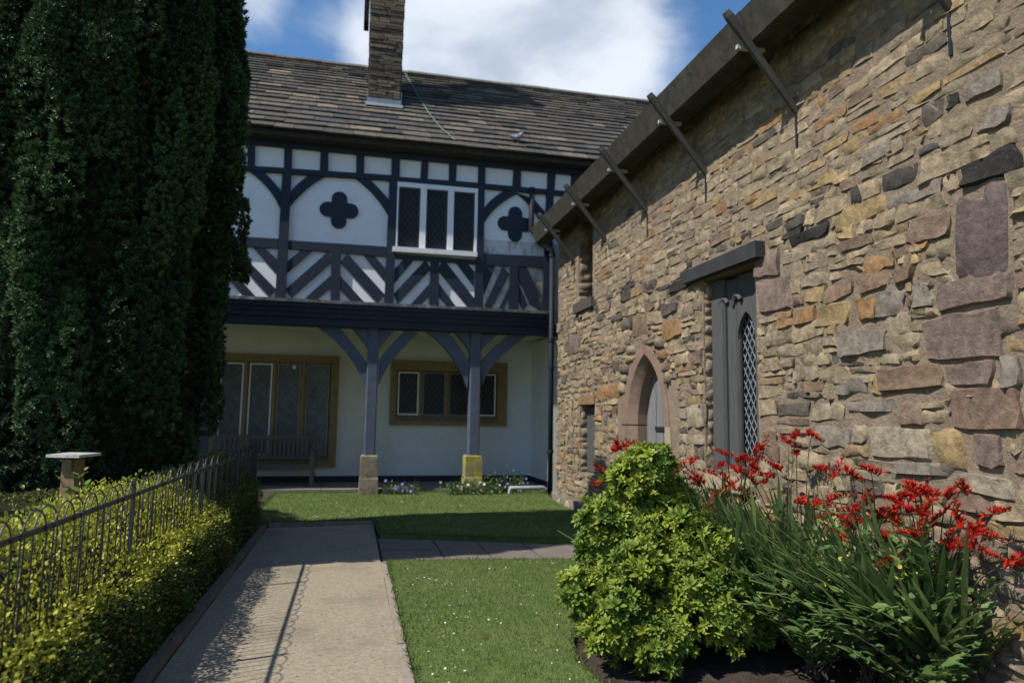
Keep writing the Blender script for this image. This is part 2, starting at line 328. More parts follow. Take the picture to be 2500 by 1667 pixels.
# eaves
G().box(-9, 8, YT-.02, YU+.1, 6.40, 6.62).obj('wall_plate', NAVY, house)
G().box(-9, 8, 12.95, YU+.1, 6.622, 6.66).obj('soffit', NAVY, house)
gut = G()
prof = [(12.81+.11*math.cos(a)*.8+.07, 6.66+.085*math.sin(a)) for a in np.linspace(math.pi, 2*math.pi, 8)]
gut.prism([(-9, 0), (8, 0), (8, 1), (-9, 1)], lambda p, d: (p[0], 12.81+d, 6.655+p[1]*.02), 0, .02)
n = len(prof); vs = [(X, a, b) for X in (-9, 8) for a, b in prof]
gut.add(vs, [(i, i+1, n+i+1, n+i) for i in range(n-1)])
gu = gut.obj('gutter', IRON, house)
X = -8.6
for X in np.arange(-8.6, 7.5, .92):
    G().box(X-.02, X+.02, 12.782, 12.81, 6.645, 6.70).obj('gutter_clip', BRKT, gu)
# vertical studs over the mid rail
for (a, b, yt0, yb0) in [(205,262,165,330),(482,545,180,345),(762,825,205,372),(1035,1097,230,395),(1308,1368,255,415)]:
    tim('stud', [(a,yt0),(b,yt0+4),(b-4,yb0+4),(a-4,yb0)], c2)
for (a, b, yt0, yb0) in [(318,380,30,200),(560,625,55,230),(815,878,75,250),(1118,1185,110,285),(1418,1482,140,320),(1625,1690,160,340)]:
    tim('stud', [(a,yt0),(b,yt0+4),(b-8,yb0+4),(a-8,yb0)], c3)
for i in range(3): rect('stud', 4.98+i*.55, 5.1+i*.55, 6.05, 6.42, YT-.003*i, YU, NAVY)
# mid rail, in bay lengths
tim('mid_rail', [(-900,262),(470,345),(470,385),(-900,305)], c2, y=YT-.012)
tim('mid_rail', [(470,345),(1330,402),(1330,442),(470,385)], c2, y=YT-.016)
tim('mid_rail', [(85,182),(830,240),(830,284),(85,228)], c3, y=YT-.012)
tim('mid_rail', [(830,240),(2600,400),(2600,442),(830,284)], c3, y=YT-.016)
# main posts
for pts in ([(470,375),(537,380),(495,1345),(415,1345)], [(1290,430),(1350,435),(1318,1400),(1248,1400)]): tim('post', pts, c2, y=YT-.025)
tim('post', [(815,270),(868,275),(850,1350),(773,1350)], c3, y=YT-.025)
tim('post', [(1405,330),(1468,335),(1440,1370),(1370,1370)], c3, y=YT-.025)
for xx in (-3.33, -5.31, 5.6): rect('post', xx-.09, xx+.09, 3.5, 6.02, YT-.022, YU, NAVY)
# lower rails
tim('middle_rail', [(-600,830),(440,888),(430,958),(-600,905)], c2, y=YT-.008)
tim('middle_rail', [(505,898),(1270,950),(1262,1022),(500,962)], c2, y=YT-.008)
tim('middle_rail', [(70,850),(800,905),(798,945),(70,892)], c3, y=YT-.008)
tim('middle_rail', [(850,850),(1420,880),(1400,972),(848,945)], c3, y=YT-.008)
# curved braces
def arc_brace(up, lo, cr, y=YT-.004, m=NAVY, name='arched_brace', back=YU+.02, parent=house):
    def smooth(p, k=7):
        p = np.array(p, float); t = np.linspace(0, 1, len(p)); tt = np.linspace(0, 1, k)
        c = [np.polyfit(t, p[:, i], min(2, len(p)-1)) for i in (0, 1)]; return [(np.polyval(c[0], s), np.polyval(c[1], s)) for s in tt]
    a = [tuple(onY(cr(*p), y)[[0, 2]]) for p in smooth(up)]; b = [tuple(onY(cr(*p), y)[[0, 2]]) for p in smooth(lo)]
    g = G(); n = len(a); vs = [(p[0], d, p[1]) for d in (y, back) for p in a+b]
    fs = []
    for i in range(n-1):
        fs += [(i, n+i, n+i+1, i+1), (2*n+i, 2*n+i+1, 3*n+i+1, 3*n+i), (i, i+1, 2*n+i+1, 2*n+i), (n+i, 3*n+i, 3*n+i+1, n+i+1)]
    fs += [(0, 2*n, 3*n, n), (n-1, 2*n-1, 4*n-1, 3*n-1)]
    return g.add(vs, fs).obj(name, m, parent)
arc_brace([(535,525),(600,455),(700,385)], [(522,645),(610,540),(700,470),(800,405)], c2)
arc_brace([(1135,430),(1210,505),(1290,595)], [(1015,415),(1120,500),(1210,600),(1280,710)], c2)
arc_brace([(300,355),(390,440),(465,530)], [(190,355),(300,440),(380,530),(450,650)], c2)
arc_brace([(862,460),(930,380),(1030,310)], [(855,600),(930,490),(1030,400),(1155,325)], c3)
arc_brace([(1290,375),(1350,440),(1405,505)], [(1140,322),(1220,390),(1300,480),(1350,570)], c3)
# herringbone panels
for pts in ([(495,1070),(620,970),(690,985),(495,1160)], [(492,1270),(825,985),(855,1055),(535,1340)], [(645,1345),(852,1160),(845,1258),(735,1352)],
            [(1165,1010),(1262,1115),(1252,1208),(1080,995)], [(965,1000),(1252,1312),(1200,1378),(915,1062)], [(912,1170),(1095,1375),(998,1370),(905,1262)],
            [(330,955),(435,1058),(420,1152),(235,945)], [(215,1060),(420,1268),(368,1332),(170,1105)], [(95,1145),(265,1328),(158,1318),(60,1190)],
            [(-105,1145),(100,960),(10,950),(-180,1130)], [(-60,1310),(70,1200),(20,1100),(-180,1290)]):
    tim('herringbone_strut', pts, c2)
for pts in ([(83,990),(182,885),(264,893),(82,1110)], [(78,1200),(347,905),(400,985),(116,1290)], [(217,1300),(393,1102),(390,1220),(298,1308)],
            [(603,915),(706,925),(780,1008),(776,1134)], [(468,962),(512,905),(775,1240),(772,1316),(722,1318),(466,1003)], [(466,1108),(628,1322),(548,1316),(463,1222)],
            [(858,982),(900,940),(962,955),(868,1205)], [(870,1300),(1022,960),(1086,1030),(915,1345)], [(985,1345),(1086,1135),(1083,1240),(1030,1350)],
            [(1152,1030),(1162,955),(1232,968),(1335,1190),(1350,1340),(1266,1295)], [(1152,1088),(1243,1300),(1200,1348),(1150,1240)]):
    tim('herringbone_strut', pts, c3)
tim('centre_stud', [(852,965),(918,970),(910,1375),(838,1375)], c2, y=YT-.014)
tim('centre_stud', [(398,895),(472,900),(466,1325),(385,1325)], c3, y=YT-.014)
tim('centre_stud', [(1087,945),(1157,950),(1165,1360),(1080,1360)], c3, y=YT-.014)
# quatrefoils
def quatrefoil(cx, cz, r=.142, off=.213):
    pts = []
    for k in range(4):
        a0 = k*math.pi/2; ox, oz = off*math.cos(a0), off*math.sin(a0)
        for t in np.linspace(-math.pi/2, math.pi/2, 11): pts.append((cx+ox+r*math.cos(a0+t), cz+oz+r*math.sin(a0+t)))
        pts.append((cx+r*math.sqrt(2)*math.cos(a0+math.pi/4)*1.0, cz+r*math.sqrt(2)*math.sin(a0+math.pi/4)*1.0))
    return G().prism(pts, pY, YU-.03, YU+.01).obj('quatrefoil', NAVY, house)
quatrefoil(-.38, 5.30); q = onY(c3(1135, 592), YT); quatrefoil(q[0], q[2]); quatrefoil(-2.36, 5.28)
# jetty beam with stepped moulding
G().box(-9, 3.78, YT-.16, YU+.2, 3.50, 3.555).obj('jetty_ledge', WEATHER, house)
G().box(-9, 3.77, YT-.125, YU+.2, 3.415, 3.498).obj('jetty_moulding', NAVY, house)
G().box(-9, 3.775, YT-.09, YU+.2, 3.33, 3.413).obj('jetty_moulding', NAVY, house)
G().box(-9, 3.77, YT-.06, YU+.22, 3.245, 3.328).obj('jetty_moulding', NAVY, house)
G().box(-9, 4.3, YT-.02, YU+.26, 3.10, 3.243).obj('jetty_beam', NAVY, house)
# upper window
def lattice(g, x0, x1, z0, z1, y, sx, sz, w=.006):
    g2 = g; W, H = x1-x0, z1-z0
    n = int(W/sx+H/sz)+2
    for sgn in (1, -1):
        for k in range(-n, n*2):
            # line: (x-x0)/sx + sgn*(z-z0)/sz = k
            pts = []
            for t in ((x0, None), (x1, None), (None, z0), (None, z1)):
                if t[0] is not None:
                    zz = z0+sgn*(k-(t[0]-x0)/sx)*sz
                    if z0 <= zz <= z1: pts.append((t[0], zz))
                else:
                    xx = x0+(k-sgn*(t[1]-z0)/sz)*sx
                    if x0 <= xx <= x1: pts.append((xx, t[1]))
            if len(pts) >= 2:
                a, b = pts[0], max(pts, key=lambda p: (p[0]-pts[0][0])**2+(p[1]-pts[0][1])**2)
                if math.hypot(a[0]-b[0], a[1]-b[1]) > .03: g2.beam((a[0], y, a[1]), (b[0], y, b[1]), w, w*.6, (0,1,0))
    return g2
def wquad(pts, cr, y): return [tuple(onY(cr(*p), y)[[0, 2]]) for p in pts]
a = wquad([(100,232),(808,290),(795,878),(75,835)], c3, YT)
wx0, wx1 = (a[0][0]+a[3][0])/2, (a[1][0]+a[2][0])/2; wz0, wz1 = (a[2][1]+a[3][1])/2, (a[0][1]+a[1][1])/2
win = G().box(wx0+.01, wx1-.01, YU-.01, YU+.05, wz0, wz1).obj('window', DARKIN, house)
WF = YT-.03
for nm, b in (('frame', (wx0, wx1, WF, YU+.02, wz1-.09, wz1)), ('sill', (wx0-.03, wx1+.0, WF-.07, YU+.02, wz0-.02, wz0+.075)), ('frame', (wx0, wx0+.055, WF+.003, YU+.02, wz0+.077, wz1-.092)), ('frame', (wx1-.055, wx1, WF+.003, YU+.02, wz0+.077, wz1-.092))):
    G().box(*b).obj(nm, WINWHITE if nm == 'frame' else DIRTYSILL, win)
ww = (wx1-wx0-.11-2*.115)/3
for i in range(2):
    m0 = wx0+.055+ww*(i+1)+.115*i; G().box(m0, m0+.115, WF-.004, YU+.02, wz0+.077, wz1-.092).obj('mullion', WINWHITE, win)
for i in range(3):
    p0 = wx0+.055+(ww+.115)*i
    G().box(p0, p0+ww, YU-.03, YU-.012, wz0+.07, wz1-.09).obj('pane', GLASS3, win)
    f = G()
    for b in ((p0+.001, p0+.028, wz0+.078, wz1-.093), (p0+ww-.028, p0+ww-.001, wz0+.078, wz1-.093), (p0+.029, p0+ww-.029, wz1-.121, wz1-.094), (p0+.029, p0+ww-.029, wz0+.078, wz0+.105)):
        f.box(b[0], b[1], YU-.045, YU-.031, b[2], b[3])
    f.obj('casement', IRON, win)
    lattice(G(), p0+.03, p0+ww-.03, wz0+.107, wz1-.122, YU-.033, .105, .15, .004).obj('lead_lattice', CAME, win)
# porch posts with arched braces and stone bases
def porch_post(x0, x1, base, m, stone):
    p = G().prism([(x0+.02,13.18),(x1-.02,13.18),(x1,13.2),(x1,13.38),(x1-.02,13.4),(x0+.02,13.4),(x0,13.38),(x0,13.2)], lambda p, d: (p[0], p[1], d), .74, 3.12).obj('porch_post', m, house)
    g = G(); b0, b1 = base
    ring = lambda z, e: [(b0-e, 13.13-e, z), (b1+e, 13.13-e, z), (b1+e, 13.45+e, z), (b0-e, 13.45+e, z)]
    vs = []; zs = [-.1, .05, .32, .36, .6, .735, .755]; es = [.02, .015, .008, .0, .0, -.004, -.02]
    for z, e in zip(zs, es): vs += [(q[0]+R.uniform(-.006, .006), q[1]+R.uniform(-.006, .006), q[2]) for q in ring(z, e)]
    fs = [(i*4+j, i*4+(j+1)%4, (i+1)*4+(j+1)%4, (i+1)*4+j) for i in range(len(zs)-1) for j in range(4)]+[tuple(range((len(zs)-1)*4, len(zs)*4))]
    g.add(vs, fs).obj('stone_base', stone, p)
    return p
p1 = porch_post(.24, .445, (.19, .50), NAVY2, POSTSTONE)
p2 = porch_post(2.18, 2.395, (2.12, 2.44), NAVY2, LICHEN)
rect('porch_post', -2.95, -2.73, .74, 3.1, 13.19, 13.4, NAVY2); rect('porch_post', -4.9, -4.68, .74, 3.1, 13.19, 13.4, NAVY2)
rect('stone_base', -3.0, -2.68, -.1, .738, 13.14, 13.44, POSTSTONE); rect('stone_base', -4.95, -4.63, -.1, .738, 13.14, 13.44, POSTSTONE)
PB = dict(y=13.22, back=13.36, m=NAVY2, name='porch_brace')
arc_brace([(1085,110),(1200,250),(1315,410)], [(900,100),(1080,240),(1190,380),(1302,590)], c4, **PB)
arc_brace([(1180,110),(1290,130),(1315,160)], [(1170,110),(1240,190),(1315,290)], c4, **PB)
arc_brace([(143,375),(220,270),(350,140)], [(138,570),(200,440),(300,310),(445,165)], c5, **PB)
arc_brace([(147,140),(200,140),(265,135)], [(147,295),(200,215),(268,138)], c5, **PB)
arc_brace([(650,140),(760,270),(838,405)], [(480,135),(640,270),(735,410),(820,590)], c5, **PB)
arc_brace([(720,150),(780,150),(838,165)], [(712,150),(780,220),(838,305)], c5, **PB)
arc_brace([(923,395),(1000,300),(1150,170)], [(930,570),(1000,430),(1100,330),(1280,180)], c5, **PB)
arc_brace([(928,175),(980,175),(1050,172)], [(928,300),(980,240),(1055,175)], c5, **PB)
# ground floor windows (back wall of the porch)
def stone_window(x0, x1, z0, z1, lights, lz0, lz1, whites, glass, fw, sx, sz, lat=True):
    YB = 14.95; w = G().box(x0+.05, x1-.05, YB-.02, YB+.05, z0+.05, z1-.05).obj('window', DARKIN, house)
    a, b = lights[0][0], lights[-1][1]
    G().box(x0, x1, YB-.10, YB+.02, lz1+.03, z1).obj('head', OCHRE, w); G().box(x0, x1, YB-.105, YB+.02, z0, lz0-.12).obj('sill', OCHRE, w)
    G().add([(a-.06,YB-.098,lz0-.12),(b+.06,YB-.098,lz0-.12),(b+.02,YB-.03,lz0+.0),(a-.02,YB-.03,lz0+.0)], [(0,1,2,3)]).obj('sill_slope', KERBM, w)
    G().box(x0, a-.03, YB-.097, YB+.02, lz0-.118, lz1+.028).obj('jamb', OCHRE, w); G().box(b+.03, x1, YB-.097, YB+.02, lz0-.118, lz1+.028).obj('jamb', OCHRE, w)
    for i in range(len(lights)-1):
        m0, m1 = lights[i][1]+.012, lights[i+1][0]-.012
        G().prism([(m0, YB-.02), (m0, YB-.05), (m0+.03, YB-.085), (m1-.03, YB-.085), (m1, YB-.05), (m1, YB-.02)], lambda p, d: (p[0], p[1], d), lz0-.06, lz1+.028).obj('mullion', OCHRE, w)
    for i, (p0, p1_) in enumerate(lights):
        G().box(p0-.01, p1_+.01, YB-.034, YB-.021, lz0, lz1+.028).obj('pane', glass, w)
        t = .028 if i in whites else .014; mm = WINWHITE if i in whites else BRKT
        f = G()
        for bb in ((p0, p0+t, lz0, lz1), (p1_-t, p1_, lz0, lz1), (p0+t, p1_-t, lz1-t, lz1), (p0+t, p1_-t, lz0, lz0+t)): f.box(bb[0], bb[1], YB-.055, YB-.035, bb[2], bb[3])
        f.obj('casement', mm, w)
        lattice(G(), p0+t, p1_-t, lz0+t, lz1-t, YB-.038, sx, sz, .007).obj('lead_lattice', CAME, w)
    return w
stone_window(-3.5, -.29, .42, 2.69, [(-3.32,-2.72),(-2.6,-2.16),(-2.05,-1.61),(-1.5,-1.06),(-.93,-.48)], .66, 2.5, (1, 2), GLASS2, .1, .11, .16)
stone_window(.77, 3.29, 1.29, 2.66, [(.93,1.37),(1.46,1.93),(2.02,2.48),(2.58,3.04)], 1.5, 2.41, (0, 3), GLASS, .1, .11, .16)
G().box(-1.22, -1.16, 14.885, 14.90, 2.40, 2.47).obj('window_sticker', WINWHITE, house)
# rain pipes
def pipe(pts, r, m, parent, collars=()):
    o = G().tube(pts, r, 12).obj('rain_pipe', m, parent, smooth=True)
    for z in collars:
        x, y_ = pts[-1][0], pts[-1][1]
        G().tube([(x, y_, z-.035), (x, y_, z-.03), (x, y_, z+.03), (x, y_, z+.035)], [r, r*1.3, r*1.3, r], 12).obj('collar', m, o)
    return o
pipe([(3.725, 12.93, 4.72), (3.725, 12.93, 0)], .05, PIPE, house, (4.66, 2.98, 2.45, .85))
pt = onY(c3(1280, 280), 12.95); pb = onY(c3(1272, 640), 12.95)
pipe([(pt[0], 12.95, pt[2]), (pb[0], 12.95, pb[2]), (3.5, 12.95, 4.88), (3.725, 12.93, 4.76), (3.725, 12.93, 4.68)], .055, PIPE, house)
g = G().tube([(3.66, 12.97, .0), (3.66, 12.97, .13), (3.60, 12.96, .17), (2.95, 12.9, .17), (2.93, 12.89, .14), (2.93, 12.89, .0)], .035, 8)
tag(g.obj('drain_pipe', PIPEW, smooth=True), 'pale grey bent pipe lying low on the grass by the porch', 'pipe')
# ---- roof of stone slates
EY, EZ, RY, RZ = 12.76, 6.62, 16.05, 9.62
roof = G().add([(-9,EY+.06,EZ+.02),(8,EY+.06,EZ+.02),(8,RY,RZ-.04),(-9,RY,RZ-.04),(8,19.4,EZ),(-9,19.4,EZ),(-9,EY+.06,EZ-.1),(8,EY+.06,EZ-.1),(8,19.4,EZ-.1),(-9,19.4,EZ-.1)],
    [(0,1,2,3),(3,2,4,5),(6,9,8,7),(0,6,7,1),(0,3,5,9,6),(1,7,8,4,2)]).obj('roof', SLATE, house)
a_ = roof.data.color_attributes.new('Col', 'FLOAT_COLOR', 'POINT'); a_.data.foreach_set('color', np.tile([.05, .045, .04, 1], 10).astype(np.float32))
sl_len = math.hypot(RY-EY, RZ-EZ); ux = np.array([0, (RY-EY)/sl_len, (RZ-EZ)/sl_len]); un = np.array([0, -ux[2], ux[1]])
def slate_geo(g, x0, x1, s0, s1, lift, th, col):
    o = np.array([0, EY, EZ])
    jit = [R.uniform(-.012, .012) for _ in range(4)]
    P = lambda x, s, h: tuple(o+ux*s+un*h+np.array([x, 0, 0]))
    g.add([P(x0, s0+jit[0], lift), P(x1, s0+jit[1], lift+jit[2]*.4), P(x1, s1, .006), P(x0, s1, .006), P(x0, s0+jit[0], lift+th), P(x1, s0+jit[1], lift+th+jit[3]*.3), P(x1, s1, .012), P(x0, s1, .012)],
          [(0,1,5,4),(4,5,6,7),(0,4,7,3),(1,2,6,5),(2,3,7,6)], col)
s_ = -.04; row = 0; singles = 0; rest = G()
rows = []
while s_ < sl_len-.08:
    e = .285-.135*(s_/sl_len)+R.uniform(-.012, .012); rows.append((s_, e)); s_ += e
for ri, (s0, e) in enumerate(rows):
    x = -8.95+R.uniform(0, .3)
    while x < 7.9:
        w = R.uniform(.3, .68)*(1-.35*s0/sl_len); c = R.random()
        base = np.array((.105, .092, .078)) if c < .6 else (np.array((.155, .128, .098)) if c < .85 else np.array((.072, .068, .064)))
        if R.random() < .035: base = np.array((.24, .19, .13))
        base = base*R.uniform(.6, 1.0)*np.array((.94, .97, 1.02))
        vis = -1.9 < x < 6.5
        g = rest
        if vis and singles < 290 and s0 < 2.6: g = G(); singles += 1
        slate_geo(g, x, x+w-.008, s0, s0+e*1.25, .018+R.uniform(0, .014), .024+R.uniform(0, .012), tuple(base))
        if g is not rest: g.obj('roof_slate', SLATE, roof)
        x += w
rest.obj('roof_slates_upper', SLATE, roof, kind='stuff')
X = -8.9
while X < 7.9:
    l = R.uniform(.45, .6); c = np.array((.11, .10, .088))*R.uniform(.8, 1.2); dz = R.uniform(-.01, .01)
    G().prism([(-.17, -.10), (0, .03), (.17, -.10), (.15, -.13), (0, -.02), (-.15, -.13)], lambda p, d: (d, RY+p[0], RZ+.05+p[1]+dz), X, X+l-.01, tuple(c)).obj('ridge_stone', SLATE, roof); X += l
# ---- chimney
def roof_z(y): return EZ+(y-EY)/(RY-EY)*(RZ-EZ)
cyf = 14.14; cx0, cx1 = .09, .735
ch = G().box(cx0+.04, cx1-.04, cyf+.04, cyf+.9, 7.2, 12.6).obj('chimney', MORTAR, roof)
z = 7.72; cst = G()
while z < 12.5:
    h = R.uniform(.04, .075)
    fl = (z-7.9)*.012
    for side in range(3):
        u = 0; L_ = (cx1-cx0) if side == 0 else .86
        while u < L_-.02:
            l = R.uniform(.14, .4)
            if L_-u-l < .1: l = L_-u
            d = R.uniform(.0, .03); c = R.random(); col = np.array((.17, .13, .085)) if c < .5 else (np.array((.11, .09, .068)) if c < .85 else np.array((.22, .16, .095)))
            col = tuple(col*R.uniform(.55, .95)*np.array((.97, .98, 1.05)))
            if side == 0: cst.box(cx0+u-fl*(u < .01), cx0+u+l-.012+fl*(u+l > L_-.01), cyf-d-fl, cyf+.06, z, z+h-.012, col)
            elif side == 1: cst.box(cx0-d*.6-fl, cx0+.06, cyf+.062+u, cyf+.062+u+l-.012, z, z+h-.012, col)
            else: cst.box(cx1-.06, cx1+d*.6+fl, cyf+.062+u, cyf+.062+u+l-.012, z, z+h-.012, col)
            u += l
    z += h
cst.obj('chimney_stones', CHIM, ch, kind='stuff')
lead_z = roof_z(cyf)
G().box(cx0-.02, cx1+.02, cyf-.045, cyf+.0, lead_z-.06, lead_z+.14).obj('lead_flashing', LEAD, ch)
o0 = np.array([0, EY, EZ]); sf = (cyf-EY)/ux[1]
fl_ = G(); P = lambda x, s, h: tuple(o0+ux*s+un*h+np.array([x, 0, 0]))
fl_.add([P(cx0-.07, sf-.22, .075), P(cx1+.05, sf-.22, .075), P(cx1+.05, sf+.02, .06), P(cx0-.07, sf+.02, .06), P(cx0-.07, sf-.22, .06), P(cx1+.05, sf-.22, .06)], [(0,1,2,3),(4,5,1,0)])
fl_.obj('lead_flashing', LEAD, ch)
G().box(cx0-.035, cx0-.012, cyf+.0, cyf+.12, lead_z+.0, lead_z+.34).obj('lead_flashing', LEAD, ch)
G().box(cx1+.012, cx1+.035, cyf+.0, cyf+.12, lead_z+.0, lead_z+.34).obj('lead_flashing', LEAD, ch)
G().box(cx0-.16, cx0-.055, cyf+.1, cyf+.5, 9.75, 10.3).obj('chimney_side_slab', SLATE, ch)
G().box(cx0-.14, cx1+.14, cyf-.12, cyf+1.04, 12.5, 12.72).obj('chimney_cap', PALEST, ch)
for k in range(2): G().tube([(cx0+.18+.3*k, cyf+.45, 12.7), (cx0+.18+.3*k, cyf+.45, 13.0), (cx0+.18+.3*k, cyf+.45, 13.25)], [.13, .11, .12], 10).obj('chimney_pot', OCHRE, ch, smooth=True)
def on_roof(px, py, h=.03):
    d = ray(*full(px, py)); t = ((o0-CC)@un)/(d@un); return CC+d*t+un*h
cb = [on_roof(*p, h=.07) for p in ((930,175),(944,200),(962,232),(985,268),(1012,302),(1045,330))]
tag(G().tube(cb, .011, 6).obj('roof_cable', CABLE), 'thin green cable hanging from the chimney across the roof slates', 'cable')
# ---- pigeon on the slates
pc = Vector(on_roof(1187, 330, .09))
def pigeon(pc):
    g = G(); seg = [(-.19,.045,.006,.004,'t'),(-.12,.035,.035,.012,'t'),(-.06,.03,.055,.05,'b'),(0,.045,.065,.068,'b'),(.06,.075,.058,.062,'b'),(.10,.115,.036,.042,'n'),(.118,.15,.03,.032,'n'),(.135,.172,.027,.026,'n'),(.16,.172,.010,.010,'k'),(.178,.165,.003,.003,'k')]
    cols = {'t': (.07,.075,.09), 'b': (.30,.32,.36), 'n': (.10,.12,.14), 'k': (.05,.05,.05)}
    n = 10; vs = []; cl = []
    for (u, w, rx, rz, k) in seg:
        for j in range(n): a = 2*math.pi*j/n; vs.append((pc.x+u, pc.y+rx*math.cos(a), pc.z+w+rz*math.sin(a))); cl.append(cols[k])
    fs = [(i*n+j, i*n+(j+1)%n, (i+1)*n+(j+1)%n, (i+1)*n+j) for i in range(len(seg)-1) for j in range(n)]+[tuple(range(n-1,-1,-1)), tuple(range((len(seg)-1)*n, len(seg)*n))]
    g.v = vs; g.f = fs; g.c = cl
    b = g.obj('pigeon', BIRD, smooth=True); tag(b, 'grey pigeon standing on the roof slates just above the gutter', 'pigeon')
    for s in (-1, 1): G().tube([(pc.x+.01, pc.y+s*.022, pc.z-.01), (pc.x+.012, pc.y+s*.024, pc.z-.10)], .006, 5).obj('leg', OCHRE, b)
    for s in (-1, 1):
        w = G(); w.add([(pc.x+.07,pc.y+s*.055,pc.z+.09),(pc.x+.03,pc.y+s*.07,pc.z+.045),(pc.x-.15,pc.y+s*.03,pc.z+.04),(pc.x-.02,pc.y+s*.055,pc.z+.10),(pc.x-.13,pc.y+s*.022,pc.z+.06)], [(0,1,2,4,3)], (.22,.24,.28)); w.obj('wing', BIRD, b)
pigeon(pc)
# ---- bench in the porch
def bench():
    t = thing('garden_bench', 'slatted wooden garden bench in the porch in front of the long window', 'bench', (-1.65, 14.3, .11)); x0, x1, y0, y1 = -2.6, -.68, 14.05, 14.55; z0 = .112
    for x in (x0, x1-.07):
        G().box(x, x+.07, y0, y0+.07, z0, .74).obj('leg', BENCHM, t); G().beam((x+.035, y1-.04, z0), (x+.035, y1+.06, 1.03), .07, .06, (0,1,0)).obj('leg', BENCHM, t)
        G().box(x-.005, x+.075, y0-.03, y1+.01, .742, .78).obj('armrest', BENCHM, t)
    G().box(x0+.07, x1-.07, y0+.015, y0+.05, .41, .50).obj('seat_rail', BENCHM, t)
    for k in range(5): G().box(x0+.01, x1-.01, y0-.01+k*.1, y0+.075+k*.1, .502, .525).obj('seat_slat', BENCHM, t)
    G().box(x0+.07, x1-.07, y1+.005, y1+.05, .98, 1.07).obj('back_rail', BENCHM, t); G().box(x0+.07, x1-.07, y1-.02, y1+.02, .60, .66).obj('back_rail', BENCHM, t)
    x = x0+.13
    while x < x1-.15: G().beam((x, y1+.0, .65), (x, y1+.028, .99), .055, .018, (0,1,0)).obj('back_slat', BENCHM, t); x += .085
bench()
# ================================================================== STONE BUILDING
barn = thing('stone_building', 'old rubble stone building with deep eaves, arched door and lattice window', 'building', (5, 7, 0))
XW = 3.57
WS = lambda p: tuple(onX(p, XW)[1:])            # photo pixel -> (Y, z) on the wall face
def wrect(cr, x0, y0, x1, y1):
    (a, b), (c, d) = WS(cr(x0, (y0+y1)/2)), WS(cr(x1, (y0+y1)/2)); m = WS(cr((x0+x1)/2, y0))[1], WS(cr((x0+x1)/2, y1))[1]
    return (min(a, c), max(a, c), min(m), max(m))
OPEN = {'slit': (10.1, 10.8, 3.36, 4.75), 'lattice': (5.64, 6.62, 1.0, 2.95), 'door': (7.46, 8.92, -.05, 2.42), 'small': (10.0, 10.7, .64, 1.70)}
WY0, WY1, WZ1 = .4, 11.95, 5.3
# --- mortar body with the openings left free
ysp = sorted({WY0, WY1}|{v for o in OPEN.values() for v in o[:2]}); zsp = sorted({-.3, WZ1}|{max(v, -.3) for o in OPEN.values() for v in o[2:]})
core = G(); NO = np.random.default_rng(3)
def inopen(y, z): return any(a < y < b and c < z < d for a, b, c, d in OPEN.values())
for i in range(len(ysp)-1):
    for j in range(len(zsp)-1):
        y0, y1, z0, z1 = ysp[i], ysp[i+1], zsp[j], zsp[j+1]
        if inopen((y0+y1)/2, (z0+z1)/2): continue
        core.add([(XW, y0, z0), (XW, y1, z0), (XW, y1, z1), (XW, y0, z1)], [(0, 3, 2, 1)])
def reveal(o, d, arch=False):
    a, b, c, e = o
    for (p, q) in (((a, c), (a, e)), ((a, e), (b, e)), ((b, e), (b, c)), ((b, c), (a, c))):
        core.add([(XW, *p), (XW, *q), (XW+d, *q), (XW+d, *p)], [(0, 1, 2, 3)])
for k, o in OPEN.items(): reveal(o, .45)
core.add([(XW, WY1, -.3), (9, WY1, -.3), (9, WY1, WZ1), (XW, WY1, WZ1)], [(0, 1, 2, 3)])
core.add([(XW, WY0, -.3), (9, WY0, -.3), (9, WY0, WZ1), (XW, WY0, WZ1)], [(3, 2, 1, 0)])
wall = core.obj('wall', MORTAR, barn)
